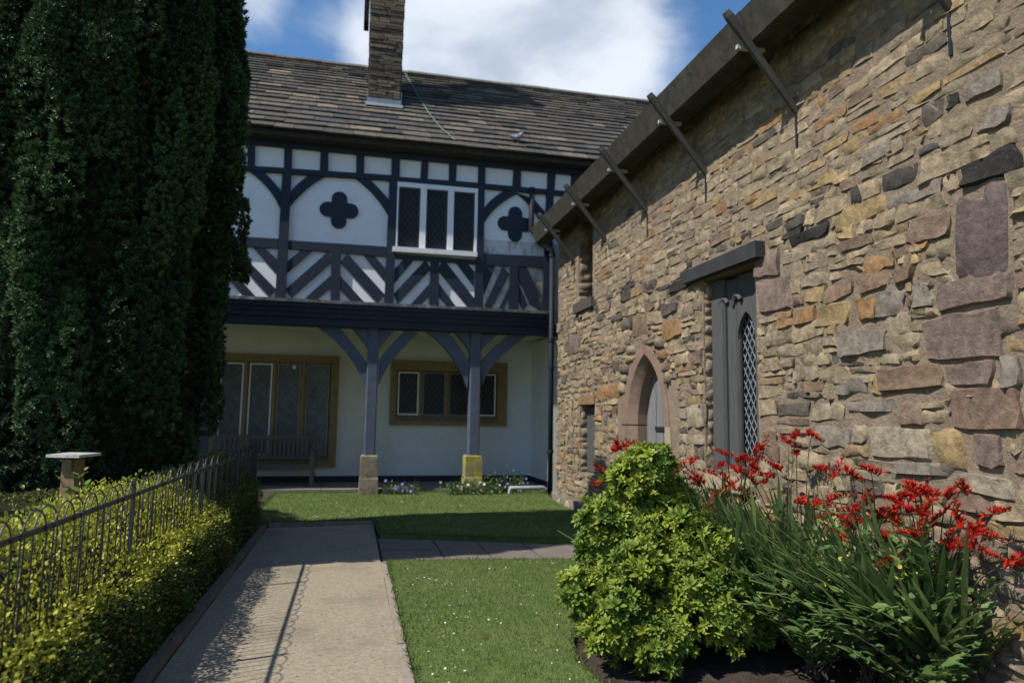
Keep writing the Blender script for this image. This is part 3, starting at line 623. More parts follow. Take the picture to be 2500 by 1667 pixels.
# --- stones
COLS = [((.262, .210, .145), .46), ((.222, .182, .132), .28), ((.262, .192, .108), .10), ((.225, .136, .072), .045), ((.168, .120, .092), .08), ((.10, .086, .072), .035)]
def stone_col(zz):
    r = R.random(); acc = 0
    for c, w in COLS:
        acc += w
        if r < acc: break
    k = R.uniform(.90, 1.16); return (c[0]*k, c[1]*k*.98, c[2]*k*.93)
def stone_mesh(g, y0, y1, z0, z1, prot, col, nu=6, nv=5, rough=.012, face=None, seed=0):
    us = np.array([-1, -.95, -.5, 0, .5, .95, 1] if nu == 7 else [-1, -.92, -.35, .35, .92, 1]); vs_ = np.array([-1, -.86, 0, .86, 1] if nv == 5 else [-1, -.78, .78, 1])
    nu, nv = len(us), len(vs_); hy, hz = (y1-y0)/2, (z1-z0)/2; cy, cz = (y0+y1)/2, (z0+z1)/2
    jc = NO.normal(0, 1, (2, 2, 2))*np.array([min(.02, hy*.16), min(.015, hz*.22)])
    tilt = NO.normal(0, .12, 2); n = NO.normal(0, 1, (nu, nv, 3)); vs = []
    for i, u in enumerate(us):
        for j, v in enumerate(vs_):
            w = [(1-u)/2*(1-v)/2, (1-u)/2*(1+v)/2, (1+u)/2*(1-v)/2, (1+u)/2*(1+v)/2]
            dy = w[0]*jc[0,0,0]+w[1]*jc[0,1,0]+w[2]*jc[1,0,0]+w[3]*jc[1,1,0]; dz = w[0]*jc[0,0,1]+w[1]*jc[0,1,1]+w[2]*jc[1,0,1]+w[3]*jc[1,1,1]
            cr = 1-.07*abs(u*v)**4            # rounded corners
            edge = abs(u) == 1 or abs(v) == 1
            p = -.006 if edge else prot*(1+.35*(u*tilt[0]+v*tilt[1]))+n[i, j, 0]*rough*.8
            yy = cy+u*hy*cr+dy+n[i, j, 1]*min(rough*.6, hy*.07); zz = cz+v*hz*cr+dz+n[i, j, 2]*min(rough*.5, hz*.11)
            if face is None: vs.append((XW-p, yy, zz))
            else: vs.append(face(p, yy, zz))
    fs = [(i*nv+j, i*nv+j+1, (i+1)*nv+j+1, (i+1)*nv+j) for i in range(nu-1) for j in range(nv-1)]
    g.add(vs, fs, col)
PUR, BLK, OCH, ORG, GRY, PAL, BRN = (.165, .120, .100), (.030, .028, .027), (.272, .196, .096), (.25, .145, .066), (.19, .163, .132), (.285, .240, .175), (.182, .122, .082)
SPEC = []
for r, c, p in [((125,185,325,405), PUR, .03), ((120,40,265,190), PUR, .035), ((1180,190,1640,375), PUR, .06), ((1090,395,1590,655), PUR, .055), ((1245,685,1545,825), PUR, .05), ((1265,835,1680,1065), (.17,.115,.085), .05),
                ((1375,1085,1575,1305), PUR, .05), ((595,475,880,645), GRY, .045), ((790,1085,1165,1255), PAL, .05), ((1175,1085,1360,1305), OCH, .045), ((860,700,1220,855), BRN, .055), ((465,335,670,455), OCH, .04), ((685,295,820,455), ORG, .04),
                ((335,350,460,470), ORG, .035), ((400,228,520,330), OCH, .03), ((530,220,690,310), BRN, .035), ((830,265,1000,415), GRY, .04), ((1040,230,1150,380), GRY, .03), ((440,1080,680,1185), GRY, .035), ((780,760,870,870), OCH, .03), ((385,790,525,870), BRN, .04), ((1550,660,1690,850), GRY, .04), ((1560,400,1690,520), PUR, .04),
                ((710,160,890,275), BRN, .045), ((920,110,1060,230), BRN, .05), ((150,1075,240,1180), BRN, .03), ((940,1260,1280,1370), GRY, .05), ((1300,1330,1660,1480), PAL, .05), ((590,780,770,880), GRY, .03), ((650,900,950,980), GRY, .035)]:
    SPEC.append((wrect(c8, *r), c, p))
for r, c, p in [((950,1000,1285,1500), (.115,.085,.08), .03), ((1010,845,1344,985), BLK, .06), ((395,625,545,720), ORG, .02), ((600,1020,920,1115), GRY, .02), ((320,1100,590,1220), OCH, .035), ((70,1230,290,1320), BLK, .04), ((740,1320,830,1370), ORG, .025), ((735,470,905,545), OCH, .03), ((1010,400,1250,510), GRY, .05), ((1085,600,1280,700), GRY, .05), ((230,760,390,815), OCH, .015), ((350,750,500,835), OCH, .015), ((165,950,325,1020), OCH, .015), ((455,800,630,880), GRY, .03), ((920,520,990,590), BLK, .02), ((925,905,975,965), BLK, .02), ((50,1040,155,1090), OCH, .015)]:
    SPEC.append((wrect(c7, *r), c, p))
for r, c, p in [((480,720,550,830), BRN, .03), ((630,755,720,825), ORG, .04), ((730,860,850,920), ORG, .05), ((170,795,230,915), PUR, .03), ((310,1060,420,1120), ORG, .03), ((360,1230,400,1290), OCH, .03), ((620,660,700,720), (.10,.08,.07), .045), ((655,555,760,600), BLK, .04), ((850,20,895,40), ORG, .02), ((770,415,810,450), ORG, .02), ((1040,140,1176,195), OCH, .02), ((590,880,650,950), ORG, .045), ((740,1150,830,1260), PAL, .05), ((1110,1260,1176,1350), BRN, .03)]:
    SPEC.append((wrect(c6, *r), c, p))
SPEC = [(r, c, p) for r, c, p in SPEC if r[1]-r[0] > .04 and r[3]-r[2] > .03 and r[1] < 11.8]
# keep special stones from overlapping one another
keep = []
for r, c, p in SPEC:
    if all(min(r[1], k[0][1])-max(r[0], k[0][0]) < .05 or min(r[3], k[0][3])-max(r[2], k[0][2]) < .06 for k in keep) and not any(min(r[1], o[1])-max(r[0], o[0]) > .05 and min(r[3], o[3])-max(r[2], o[2]) > .05 for o in OPEN.values()): keep.append((r, c, p))
SPEC = keep
cands = [(r[0], r[1], r[2], r[3], c, p*.5) for r, c, p in SPEC]
OPX = {'slit': (10.02, 10.9, 3.22, 4.75), 'lattice': (5.62, 6.64, .95, 3.12), 'door': (7.2, 9.05, -.05, 2.0), 'small': (9.98, 10.72, .6, 1.75), 'doortop': (7.5, 8.72, 2.0, 2.28), 'apex': (7.85, 8.4, 2.28, 2.46)}
BLOCK = [k[0] for k in keep]+list(OPX.values())+[(5.45, 6.95, 2.93, 3.12)]
def wave(y, z): return .028*math.sin(1.3*y+.9*z)+.018*math.sin(3.1*y+2.2*z+1)
z = -.12
while z < WZ1-.02:
    up = z > 3.05
    h = R.uniform(.08, .13) if up else R.uniform(.07, .16)
    if z+h > WZ1: h = WZ1-z
    bl = sorted((b[0], b[1]) for b in BLOCK if min(b[3], z+h)-max(b[2], z) > .5*h)
    y = WY0+R.uniform(0, .2)
    while y < WY1-.05:
        hit = [b for b in bl if b[0]-.012 <= y < b[1]]
        if hit: y = max(b[1] for b in hit)+.004; continue
        nxt = min([b[0] for b in bl if b[0] > y]+[WY1]); l = R.uniform(.15, .42) if up else R.uniform(.13, .44)
        if R.random() < .18: l *= .5
        l = max(l, h*.8)
        if nxt-y < l+.1: l = nxt-y
        if l < .035: y = nxt+.001; continue
        jt = .002 if not up else .004
        zc = z+wave(y, z)
        if not up and h > .115 and R.random() < .35:
            f = R.uniform(.38, .62); parts = [(zc, zc+h*f), (zc+h*f, zc+h)]
        elif up and h > .105 and R.random() < .2: parts = [(zc, zc+h*.5), (zc+h*.5, zc+h)]
        else: parts = [(zc, zc+h)]
        for (a, b) in parts:
            if up and R.random() < .04: continue                # smeared over with mortar
            pr = R.uniform(.002, .010) if up else R.uniform(.004, .020)
            if z > 3.9: pr = R.uniform(.001, .008)
            col = stone_col(z)
            if 2.95 < z < 3.2 and R.random() < .38 and y > 3.5: _k = R.uniform(.7, 1.5); col = (.062*_k, .055*_k, .048*_k)
            cands.append((y+jt, y+l-jt, max(a+jt, -.2), min(b-jt, WZ1), col, pr))
        y += l
    z += h
def seen(c):
    y0, y1, z0, z1 = c[:4]; yc = (y0+y1)/2
    if y1 < 2.95 or y0 > 11.9 or z0 > 4.5 or z1 < .35: return 0
    return (y1-y0)*(z1-z0)/(yc*yc+XW*XW)*XW/math.hypot(yc, XW)
cands.sort(key=seen, reverse=True); rest = G()
for i, c in enumerate(cands):
    g = G() if i < 298 else rest
    big = (c[1]-c[0] > .3)
    stone_mesh(g, *c[:4], c[5], c[4], nu=7 if big and i < 298 else 6, nv=5 if (c[3]-c[2] > .07) else 4, rough=.014 if c[2] < 3.05 else .008)
    if g is not rest: g.obj('stone', STONE, wall, smooth=True).data.set_sharp_from_angle(angle=.85)
rest.obj('small_stones', STONE, wall, kind='stuff', smooth=True).data.set_sharp_from_angle(angle=.85)
# quoin stones on the far return
z = -.1; gq = G()
while z < 5.1:
    h = R.uniform(.1, .22); x = XW
    while x < 5.2:
        l = R.uniform(.15, .45); stone_mesh(gq, x+.008, x+l-.008, z+.008, z+h-.008, R.uniform(.01, .03), stone_col(z), nv=4, face=lambda p, a, b: (a, WY1+p, b)); x += l
    z += h
gq.obj('return_stones', STONE, wall, kind='stuff', smooth=True)
# stones lining the far reveals of the openings
gr = G()
for (yy, z0, z1) in ((10.8, 3.37, 4.74), (10.7, .65, 1.69), (6.62, 1.0, 2.93)):
    z = z0
    while z < z1-.03:
        h = min(R.uniform(.08, .17), z1-z)
        stone_mesh(gr, XW+.01, XW+R.uniform(.16, .24), z+.004, z+h-.004, R.uniform(.006, .02), stone_col(z), nv=4, face=lambda p, a, b: (a, yy-p, b)); stone_mesh(gr, XW+.24, XW+.44, z+.004, z+h-.004, R.uniform(.006, .02), stone_col(z), nv=4, face=lambda p, a, b: (a, yy-p, b)); z += h
gr.obj('reveal_stones', STONE, wall, kind='stuff', smooth=True)
# plinth boulders at the far foot of the wall
for k in range(9):
    yy = 9.3+k*.3; stone_mesh(g := G(), yy, yy+.29, -.1, R.uniform(.12, .3), R.uniform(.08, .16), PAL if k % 2 else GRY, rough=.02); g.obj('foot_stone', STONE, wall, smooth=True)
# --- pointed door
def parch(a, b, zs, za, n=9):                     # pointed arch outline from (b, 0) far side up over to (a) near side
    mid = (a+b)/2; H = za-zs; W = (b-a)/2; Rr = (W*W+H*H)/(2*W)
    far = [(b-Rr+Rr*math.cos(t), zs+Rr*math.sin(t)) for t in np.linspace(0, math.asin(min(1, H/Rr)), n)]
    near = [(a+b-p[0], p[1]) for p in reversed(far)]
    return far, near
f_in, n_in = parch(7.62, 8.58, 1.42, 2.24); f_out, n_out = parch(7.44, 8.93, 1.42, 2.44)
def swept(name, inn, outp, m, prot=.015):        # moulded stone along the opening: face, chamfer, reveal
    g = G(); n = len(inn); vs = []
    for (pi, po) in zip(inn, outp):
        c = (pi[0]+(po[0]-pi[0])*.35, pi[1]+(po[1]-pi[1])*.35)
        vs += [(XW+.05, *po), (XW-prot, *po), (XW-prot, *c), (XW+.06, pi[0]+(c[0]-pi[0])*.25, pi[1]+(c[1]-pi[1])*.25), (XW+.09, *pi), (XW+.3, *pi)]
    fs = [(i*6+j, i*6+j+1, (i+1)*6+j+1, (i+1)*6+j) for i in range(n-1) for j in range(5)]
    return g.add(vs, fs).obj(name, m, arch, smooth=False)
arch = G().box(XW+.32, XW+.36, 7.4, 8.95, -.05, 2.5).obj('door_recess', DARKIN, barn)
swept('arch_stone', f_in, f_out, DRESSED); swept('arch_stone', n_in, n_out, DRESSED, .012)
swept('jamb_stone', [(8.58, .62), (8.58, 1.405)], [(8.95, .62), (8.94, 1.405)], DRESSED, .02); swept('jamb_stone', [(8.58, -.05), (8.58, .61)], [(8.98, -.05), (8.97, .61)], DRESSED, .03)
swept('jamb_stone', [(7.62, .75), (7.62, 1.405)], [(7.36, .75), (7.4, 1.405)], PALEST, .02); swept('jamb_stone', [(7.62, -.05), (7.62, .74)], [(7.3, -.05), (7.34, .74)], PALEST, .025)
sp_ = G()
for side, (out_, yy) in enumerate(((f_out, 8.93), (n_out[::-1], 7.45))):
    for i in range(len(out_)-1): sp_.add([(XW+.004, *out_[i]), (XW+.004, *out_[i+1]), (XW+.004, out_[i+1][0], 2.46), (XW+.004, out_[i][0], 2.46)], [(0, 1, 2, 3)])
sp_.obj('spandrel', MORTAR, wall)
for (y0, y1, z0, z1) in [(8.62,8.9,2.08,2.2),(8.68,8.95,1.98,2.07),(8.45,8.72,2.22,2.33),(8.75,8.96,1.83,1.96),(8.4,8.68,2.34,2.45),(7.5,7.72,2.2,2.32),(7.44,7.6,2.05,2.18),(7.58,7.82,2.33,2.44),(7.4,7.52,1.9,2.04)]:
    stone_mesh(g := G(), y0, y1, z0, z1, .035, stone_col(1), rough=.01); g.obj('stone', STONE, wall, smooth=True)
door = G().box(XW+.26, XW+.28, 7.5, 8.7, 0, 2.4).obj('door', OAKDK, barn)
yy = 7.5
for k in range(6):
    w = .198; G().box(XW+.215+R.uniform(0, .008), XW+.26, yy+.004, yy+w-.004, .02, 2.38).obj('plank', DOORM, door); yy += w
for zz in (.5, 1.35): G().box(XW+.20, XW+.217, 7.55, 8.3, zz, zz+.05).obj('strap_hinge', IRON, door)
# --- lattice window under its timber lintel
Lz = G(); Lz.prism([(5.47, 2.955), (6.93, 2.97), (6.95, 3.10), (5.48, 3.105)], lambda p, d: (d, *p), XW-.10, XW+.55); Lz.obj('lintel', OAKDK, barn)
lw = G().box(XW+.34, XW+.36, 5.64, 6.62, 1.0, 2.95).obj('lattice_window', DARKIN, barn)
def post_y(y0, y1, z0, z1, x0, x1, nm, m): return G().prism([(x0, y0+.015), (x0+.03, y0), (x1, y0), (x1, y1), (x0+.03, y1), (x0, y1-.015)], lambda p, d: (p[0], p[1], d), z0, z1).obj(nm, m, lw)
post_y(6.37, 6.61, 1.02, 2.93, XW+.08, XW+.28, 'frame_post', OAK); post_y(5.66, 5.78, 1.02, 2.93, XW+.08, XW+.28, 'frame_post', OAK); post_y(6.16, 6.345, 1.02, 2.90, XW+.11, XW+.165, 'inner_frame', OAK); post_y(5.782, 5.86, 1.02, 2.90, XW+.11, XW+.165, 'inner_frame', OAK)
G().box(XW+.05, XW+.30, 5.65, 6.61, .97, 1.05).obj('sill', OAK, lw)
far_, near_ = parch(5.86, 6.16, 2.30, 2.55, 7)
for crv, edge in ((far_, 6.165), (near_, 5.855)):
    g = G(); n = len(crv); vs = [(x, *p) for x in (XW+.12, XW+.16) for p in crv]+[(x, p[0], 2.92) for x in (XW+.12, XW+.16) for p in crv]
    fs = [(i, i+1, 2*n+i+1, 2*n+i) for i in range(n-1)]+[(i, n+i, n+i+1, i+1) for i in range(n-1)]
    g.add(vs, fs).obj('tracery', OAK, lw)
for dz, dy in ((2.62, .0), (2.62, .24)):      # carved curls in the window head
    G().tube([(XW+.10, 6.13+dy-.02*t*0+.1*math.cos(t)*.8, dz+.1*math.sin(t)) for t in np.linspace(.2, 2.6, 7)], .028, 5).obj('tracery', OAK, lw)
G().box(XW+.20, XW+.21, 5.79, 6.36, 1.05, 2.92).obj('pane', GLASS3, lw)
def lattice_x(g, y0, y1, z0, z1, x, sy, sz, w):
    h = G(); lattice(h, y0, y1, z0, z1, 0, sy, sz, w); g.v = [(x+v[1], v[0], v[2]) for v in h.v]; g.f = h.f; return g
lattice_x(G(), 5.80, 6.34, 1.06, 2.60, XW+.185, .085, .13, .008).obj('lead_lattice', mat('bright_lead', (.22, .235, .25), .5, .2, 10), lw)
G().box(XW+.166, XW+.184, 6.19, 6.21, 1.05, 2.45).obj('casement_bar', BRKT, lw)
# sill stone in front of the lattice window
G().box(XW-.05, XW+.3, 5.7, 6.55, .82, .96).obj('window_ledge', PALEST, wall)
# --- slit and small window
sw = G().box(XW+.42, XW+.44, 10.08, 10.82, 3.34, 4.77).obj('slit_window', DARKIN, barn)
G().box(XW+.30, XW+.36, 10.44, 10.5, 3.37, 4.74).obj('mullion', DRESSED, sw); G().box(XW+.385, XW+.4, 10.1, 10.8, 3.36, 4.75).obj('pane', GLASS3, sw)
G().prism([(10.02, 3.2), (10.93, 3.2), (10.9, 3.36), (10.04, 3.36)], lambda p, d: (d, *p), XW-.06, XW+.4).obj('sill_stone', mat('blackened_stone', (.06, .052, .046), .95, .4, 12, .012, 40), sw)
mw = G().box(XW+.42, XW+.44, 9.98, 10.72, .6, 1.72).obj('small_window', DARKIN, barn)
for k in range(3): G().box(XW+.10+.008*k, XW+.14, 10.02+k*.235, 10.02+k*.235+.22, .66, 1.66).obj('shutter_board', OAK, mw)
G().box(XW-.02, XW+.2, 9.98, 10.75, 1.705, 1.83).obj('lintel_stone', mat('rusty_lintel', (.20, .12, .06), .95, .3, 12, .012, 40), mw)
# --- eaves: roof, gutter, struts
G().add([(3.12,.1,4.985),(3.12,12.15,4.985),(8.2,12.15,9.4),(8.2,.1,9.4),(13.1,12.15,4.985),(13.1,.1,4.985),(3.12,.1,4.965),(3.12,12.15,4.965),(8.2,12.15,9.36),(8.2,.1,9.36)], [(0,3,2,1),(3,5,4,2),(6,7,8,9),(0,1,7,6)]).obj('roof', GUTST, barn)
for k in range(12): G().beam((3.40, .6+k*1.0, 5.12), (4.3, .6+k*1.0, 5.90), .08, .1).obj('rafter', OAKDK, barn)
SY = [1.9, 3.42, 4.97, 6.52, 8.02, 9.5, 11.0]
ys_ = [.15]+[v+.02 for v in SY]+[12.1]
for i in range(len(ys_)-1):
    dz = R.uniform(-.012, .012); dx = R.uniform(-.008, .008)
    G().prism([(3.20+dx, 4.66+dz), (3.16+dx, 4.675+dz), (3.075+dx, 4.94+dz), (3.11+dx, 4.955+dz), (3.17+dx, 4.78+dz), (3.33+dx, 4.78+dz), (3.34+dx, 4.96+dz), (3.38+dx, 4.96+dz), (3.38+dx, 4.66+dz)], lambda p, d: (p[0], d, p[1]), ys_[i]+.006, ys_[i+1]-.006).obj('gutter', GUTST, barn)
for v in SY:
    a = Vector((XW+.01, v, 4.09)); b = Vector((2.925, v, 4.895)); d = (b-a).normalized()
    s = G(); s.tube([a, a+d*.3, a+d*.75, b-d*.05, b], [.032, .034, .037, .042, .034], 6); so_ = s.obj('eaves_strut', STRUTM, barn)
    G().box(3.06, 3.32, v+.05, v+.085, 4.62, 4.655).obj('gutter_bracket', BRKT, barn)
    G().box(XW-.012, XW+.01, v-.012, v+.012, 3.78, 4.10).obj('wall_iron', IRON, barn)
# ================================================================== PLANTS
def inpoly(x, y, poly):
    x = np.asarray(x); y = np.asarray(y); ins = np.zeros(len(x), bool); n = len(poly); j = n-1
    for i in range(n):
        xi, yi = poly[i]; xj, yj = poly[j]
        with np.errstate(divide='ignore', invalid='ignore'):
            c = ((yi > y) != (yj > y)) & (x < (xj-xi)*(y-yi)/(yj-yi+1e-12)+xi)
        ins ^= c; j = i
    return ins
def unit(v): return v/np.linalg.norm(v, axis=1, keepdims=True)
# ---- grass blades and daisies
BLADE = ([(-.08,0,0),(.08,0,0),(0,1,.12)], [(0,1,2)])
def grass(name, poly, n, z, h, par=None):
    xs, ys = np.array(poly).T; ymin = max(ys.min(), 2.5); px = NR.uniform(max(xs.min(), -1.3), xs.max(), n*3); py = NR.uniform(ymin, ys.max(), n*3)
    m = inpoly(px, py, poly); px, py = px[m][:n], py[m][:n]; k = len(px)
    d = np.stack([NR.normal(0, .45, k), NR.normal(0, .45, k), np.ones(k)], 1); hh = h*NR.uniform(.5, 1.3, k)
    pat = .5+.5*np.sin(px*2.1+1.3*np.sin(py*1.7))*np.sin(py*1.9+px*.8); t = np.clip(pat*.6+NR.normal(0, .25, k), 0, 1)
    V, F, cl = scatter(*BLADE, frames(d, NR.uniform(0, 6.3, k)), np.stack([px, py, np.full(k, z-.004)], 1), hh, colmix((.062, .125, .025), (.165, .185, .06), t)*NR.uniform(.75, 1.25, (k, 1)))
    eb = []
    for i in range(len(poly)):
        a, b = np.array(poly[i], float), np.array(poly[(i+1) % len(poly)], float); m_ = int(np.linalg.norm(b-a)*260); eb.append(a+(b-a)*NR.random((m_, 1))+NR.normal(0, .012, (m_, 2)))
    eb = np.concatenate(eb); eb = eb[eb[:, 1] > 2.4]; m_ = len(eb); d2 = np.stack([NR.normal(0, .8, m_), NR.normal(0, .8, m_), np.ones(m_)], 1)
    V2, F2, c2_ = scatter(*BLADE, frames(d2, NR.uniform(0, 6.3, m_)), np.column_stack([eb, np.full(m_, z-.006)]), h*NR.uniform(.8, 2.4, m_), colmix((.06, .115, .025), (.15, .17, .06), NR.random(m_)))
    F = np.concatenate([F, F2+len(V)]); V = np.concatenate([V, V2]); cl = np.concatenate([cl, c2_])
    return tag(link(name, np_mesh(name, V, F, cl), GRASS), 'short mown grass with daisies growing on the lawn', 'grass', kind='stuff')
grass('grass', NEARLAWN, 70000, .03, .024)
tag(grass('grass', FARLAWN, 60000, .055, .032), 'short mown grass between the slab path and the porch', 'grass')
def daisies(poly, n, z, nm, lab):
    xs, ys = np.array(poly).T; cx = NR.uniform(xs.min(), xs.max(), 60); cy = NR.uniform(max(ys.min(), 3.9), ys.max(), 60); i = NR.integers(0, 60, n*4)
    px = cx[i]+NR.normal(0, .22, n*4); py = cy[i]+NR.normal(0, .22, n*4); m = inpoly(px, py, poly); px, py = px[m][:n], py[m][:n]; k = len(px)
    tv = [(0,0,.002)]+[(math.cos(a)*(1 if j % 2 else .55), math.sin(a)*(1 if j % 2 else .55), 0) for j, a in enumerate(np.linspace(0, 2*math.pi, 12, endpoint=False))]
    d = np.stack([NR.normal(0, .3, k), NR.normal(0, .3, k), np.ones(k)], 1); M = frames(d)[:, :, [0, 2, 1]]
    V, F, cl = scatter(tv, [(0, j+1, (j+1) % 12+1) for j in range(12)], M, np.stack([px, py, np.full(k, z)], 1), NR.uniform(.006, .010, k), np.tile((.75, .75, .72), (k, 1)))
    tag(link(nm, np_mesh(nm, V, F, cl), PETAL), lab, 'daisies', kind='stuff')
daisies(NEARLAWN, 120, .05, 'daisies', 'tiny white daisies dotted over the near lawn'); daisies(FARLAWN, 170, .085, 'daisies', 'tiny white daisies dotted over the lawn by the porch')
# ---- Irish yew
SPR = [[], []]
for j in range(11):
    a = 2*math.pi*j*.382; el = -.2+1.6*(j/10); n0 = len(SPR[0]); ca, sa = math.cos(a), math.sin(a); ce, se = math.cos(el), math.sin(el); tx, tz = -sa*.15, ca*.15; b0 = .35
    SPR[0] += [(ca*ce*.12+tx, b0+se*.12, sa*ce*.12+tz), (ca*ce*.12-tx, b0+se*.12, sa*ce*.12-tz), (ca*ce*.5, b0+se*.5+.12, sa*ce*.5)]; SPR[1].append((n0, n0+1, n0+2))
def yew(name, lab, cx, cy, prof, nplume, nspr, ztop, seed, extra=()):
    rng = np.random.default_rng(seed); t = thing(name, lab, 'tree', (cx, cy, 0))
    G().tube([(cx, cy, -.1), (cx+.03, cy, .6), (cx, cy+.02, 1.6), (cx, cy, ztop*.75)], [.26, .2, .15, .03], 10).obj('trunk', BARK, t, smooth=True)
    for k in range(7):
        a = k*.9; G().tube([(cx, cy, .4+.1*k), (cx+.35*math.cos(a), cy+.35*math.sin(a), 1.3+.1*k), (cx+.6*math.cos(a), cy+.6*math.sin(a), 3.5+.2*k)], [.09, .06, .02], 6).obj('limb', BARK, t, smooth=True)
    zs, rs = zip(*prof); core_ = G(); nz, na = 26, 26; vs = []
    for i in range(nz):
        z = .25+(ztop-.8)*i/(nz-1)
        for j in range(na): a = 2*math.pi*j/na; r = max(.03, (np.interp(z, zs, rs)-.30)*(1+.08*rng.normal())); vs.append((cx+r*math.cos(a), cy+r*math.sin(a), z+rng.normal()*.03))
    core_.add(vs, [(i*na+j, i*na+(j+1) % na, (i+1)*na+(j+1) % na, (i+1)*na+j) for i in range(nz-1) for j in range(na)]+[tuple(range((nz-1)*na, nz*na))]).obj('inner_twigs', TWIG, t)
    P, D, Cc = [], [], []
    pl = []
    for k in range(nplume):
        th = rng.uniform(0, 2*math.pi); f = rng.random(); zt = 1.2+(ztop-1.2)*f**.7; z0 = max(.12, zt-rng.uniform(.8, 2.4)); pl.append((th, z0, zt, rng.uniform(.10, .19), rng.uniform(-.12, .07)))
    tot = sum((p[2]-p[1])*p[3] for p in pl)
    def plume(th, z0, zt, rp, off, n, shade, base=None):
        u = rng.random(n)**.9; z = z0+(zt-z0)*u
        rad = rp*np.clip(np.minimum(1, (1-u)*3.2+.12), 0, 1)*(1+.15*np.sin(z*9+th*7))
        if base is None: rr = np.interp(z, zs, rs)-rp*.85+off; ax = np.stack([cx+rr*np.cos(th+.03*np.sin(z*2)), cy+rr*np.sin(th+.03*np.sin(z*2)), z], 1)
        else: ax = np.array(base)[None]+np.stack([.05*np.sin(z*5), .05*np.cos(z*4), z-base[2]], 1)
        ph = rng.normal(0, 1.25, n); o = np.stack([np.cos(th+ph), np.sin(th+ph), np.zeros(n)], 1); q = np.sqrt(rng.uniform(.45, 1, n))
        P.append(ax+o*(rad*q)[:, None]); D.append(o*.75+np.array([0, 0, .8])+rng.normal(0, .3, (n, 3)))
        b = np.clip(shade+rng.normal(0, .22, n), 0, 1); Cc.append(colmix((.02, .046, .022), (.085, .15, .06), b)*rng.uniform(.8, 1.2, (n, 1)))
        br = rng.random(n) < .03; Cc[-1][br] = (.07, .055, .025)
    for p in pl: plume(*p, max(30, int(nspr*(p[2]-p[1])*p[3]/tot)), rng.uniform(0, .9))
    for (b, zt, rp) in extra: plume(0, b[2], zt, rp, 0, 260, .3, b)
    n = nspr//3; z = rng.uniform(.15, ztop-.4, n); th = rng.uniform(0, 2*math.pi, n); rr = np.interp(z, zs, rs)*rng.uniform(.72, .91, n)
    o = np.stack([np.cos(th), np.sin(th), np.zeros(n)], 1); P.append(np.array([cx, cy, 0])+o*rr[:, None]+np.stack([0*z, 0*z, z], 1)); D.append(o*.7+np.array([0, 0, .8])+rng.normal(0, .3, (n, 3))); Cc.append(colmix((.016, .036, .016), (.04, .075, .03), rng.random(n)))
    P, D, Cc = map(np.concatenate, (P, D, Cc))
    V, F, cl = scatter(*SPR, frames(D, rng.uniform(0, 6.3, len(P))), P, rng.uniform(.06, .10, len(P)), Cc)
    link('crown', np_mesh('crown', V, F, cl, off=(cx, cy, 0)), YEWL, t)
PROF = [(0.1,.92),(1,1.06),(2,1.14),(3,1.16),(4,1.25),(4.8,1.33),(5.6,1.24),(6.4,1.12),(7.2,.9),(7.9,.62),(8.4,.22)]
yew('yew_tree', 'tall dark columnar yew tree standing behind the iron fence', -2.68, 8.05, [(a, b*1.04) for a, b in PROF], 170, 74000, 8.4, 11, [((-1.31, 8.15, 3.05), 3.85, .10), ((-1.36, 8.3, 2.95), 3.3, .07), ((-1.45, 8.1, 5.5), 6.1, .05), ((-1.42, 8.2, 4.3), 5.5, .07), ((-1.5, 8.0, 2.0), 2.9, .08), ((-1.55, 8.15, 1.2), 2.0, .08), ((-1.46, 8.3, 3.6), 4.5, .06)])
yew('yew_tree', 'second dark yew tree mostly hidden beyond the tall columnar one', -4.75, 9.3, [(a*.56, b*1.1) for a, b in PROF], 70, 16000, 4.7, 12)
# ---- leaf clouds on boxes and lumps
def leafy(name, pts, nrm, size, cols, m, parent, tpl=LEAF2, up=.5, jit=.6, kind=None):
    k = len(pts); d = unit(nrm*.7+np.array([0, 0, up])+NR.normal(0, jit, (k, 3)))
    V, F, cl = scatter(*tpl, frames(d, NR.uniform(0, 6.3, k)), pts, size, cols)
    return link(name, np_mesh(name, V, F, cl, off=tuple(wl(parent)) if parent else (0, 0, 0)), m, parent, kind)
def hedge_pts(n, x0, x1, y0, y1, zt, zfun=None):
    u = NR.random(n); w = x1-x0; per = 2*zt+w; s = u*per; y = NR.uniform(y0, y1, n); x = np.where(s < zt, x0, np.where(s < zt+w, x0+s-zt, x1)); z = np.where(s < zt, s, np.where(s < zt+w, zt, per-s))
    nx = np.where(s < zt, -1., np.where(s < zt+w, 0, 1.)); nz = np.where((s >= zt) & (s < zt+w), 1., 0)
    e = NR.random(n) < .06; y[e] = np.where(NR.random(e.sum()) < .5, y0, y1); x[e] = NR.uniform(x0, x1, e.sum()); z[e] = NR.uniform(0, zt, e.sum())
    bump_ = .055*np.sin(y*5.3+z*4)*np.sin(y*2.1+x*6)+NR.normal(0, .035, n)
    x = x+nx*bump_; z = np.maximum(.02, z+nz*bump_)
    z = z*np.interp(x, [x0+(x1-x0)*.35, x1], [1, .70])
    # round the shoulders
    c = (x0+x1)/2; sh = np.clip((z-(zt-.16))/.16, 0, 1.3); x = c+(x-c)*(1-.10*sh**2)
    if zfun is not None: z = z*zfun(y)
    return np.stack([x, y, z], 1), np.stack([nx, 0*nx, nz], 1)
hedge = thing('golden_hedge', 'low golden green hedge growing through the iron fence beside the path', 'hedge', (-1.35, 6, 0))
zf = lambda y: np.interp(y, [0, 3, 5, 7, 8.5, 9.8], [.95, .97, 1.02, .96, .98, 1.05])
cr_ = G(); nY = 40; vs = []
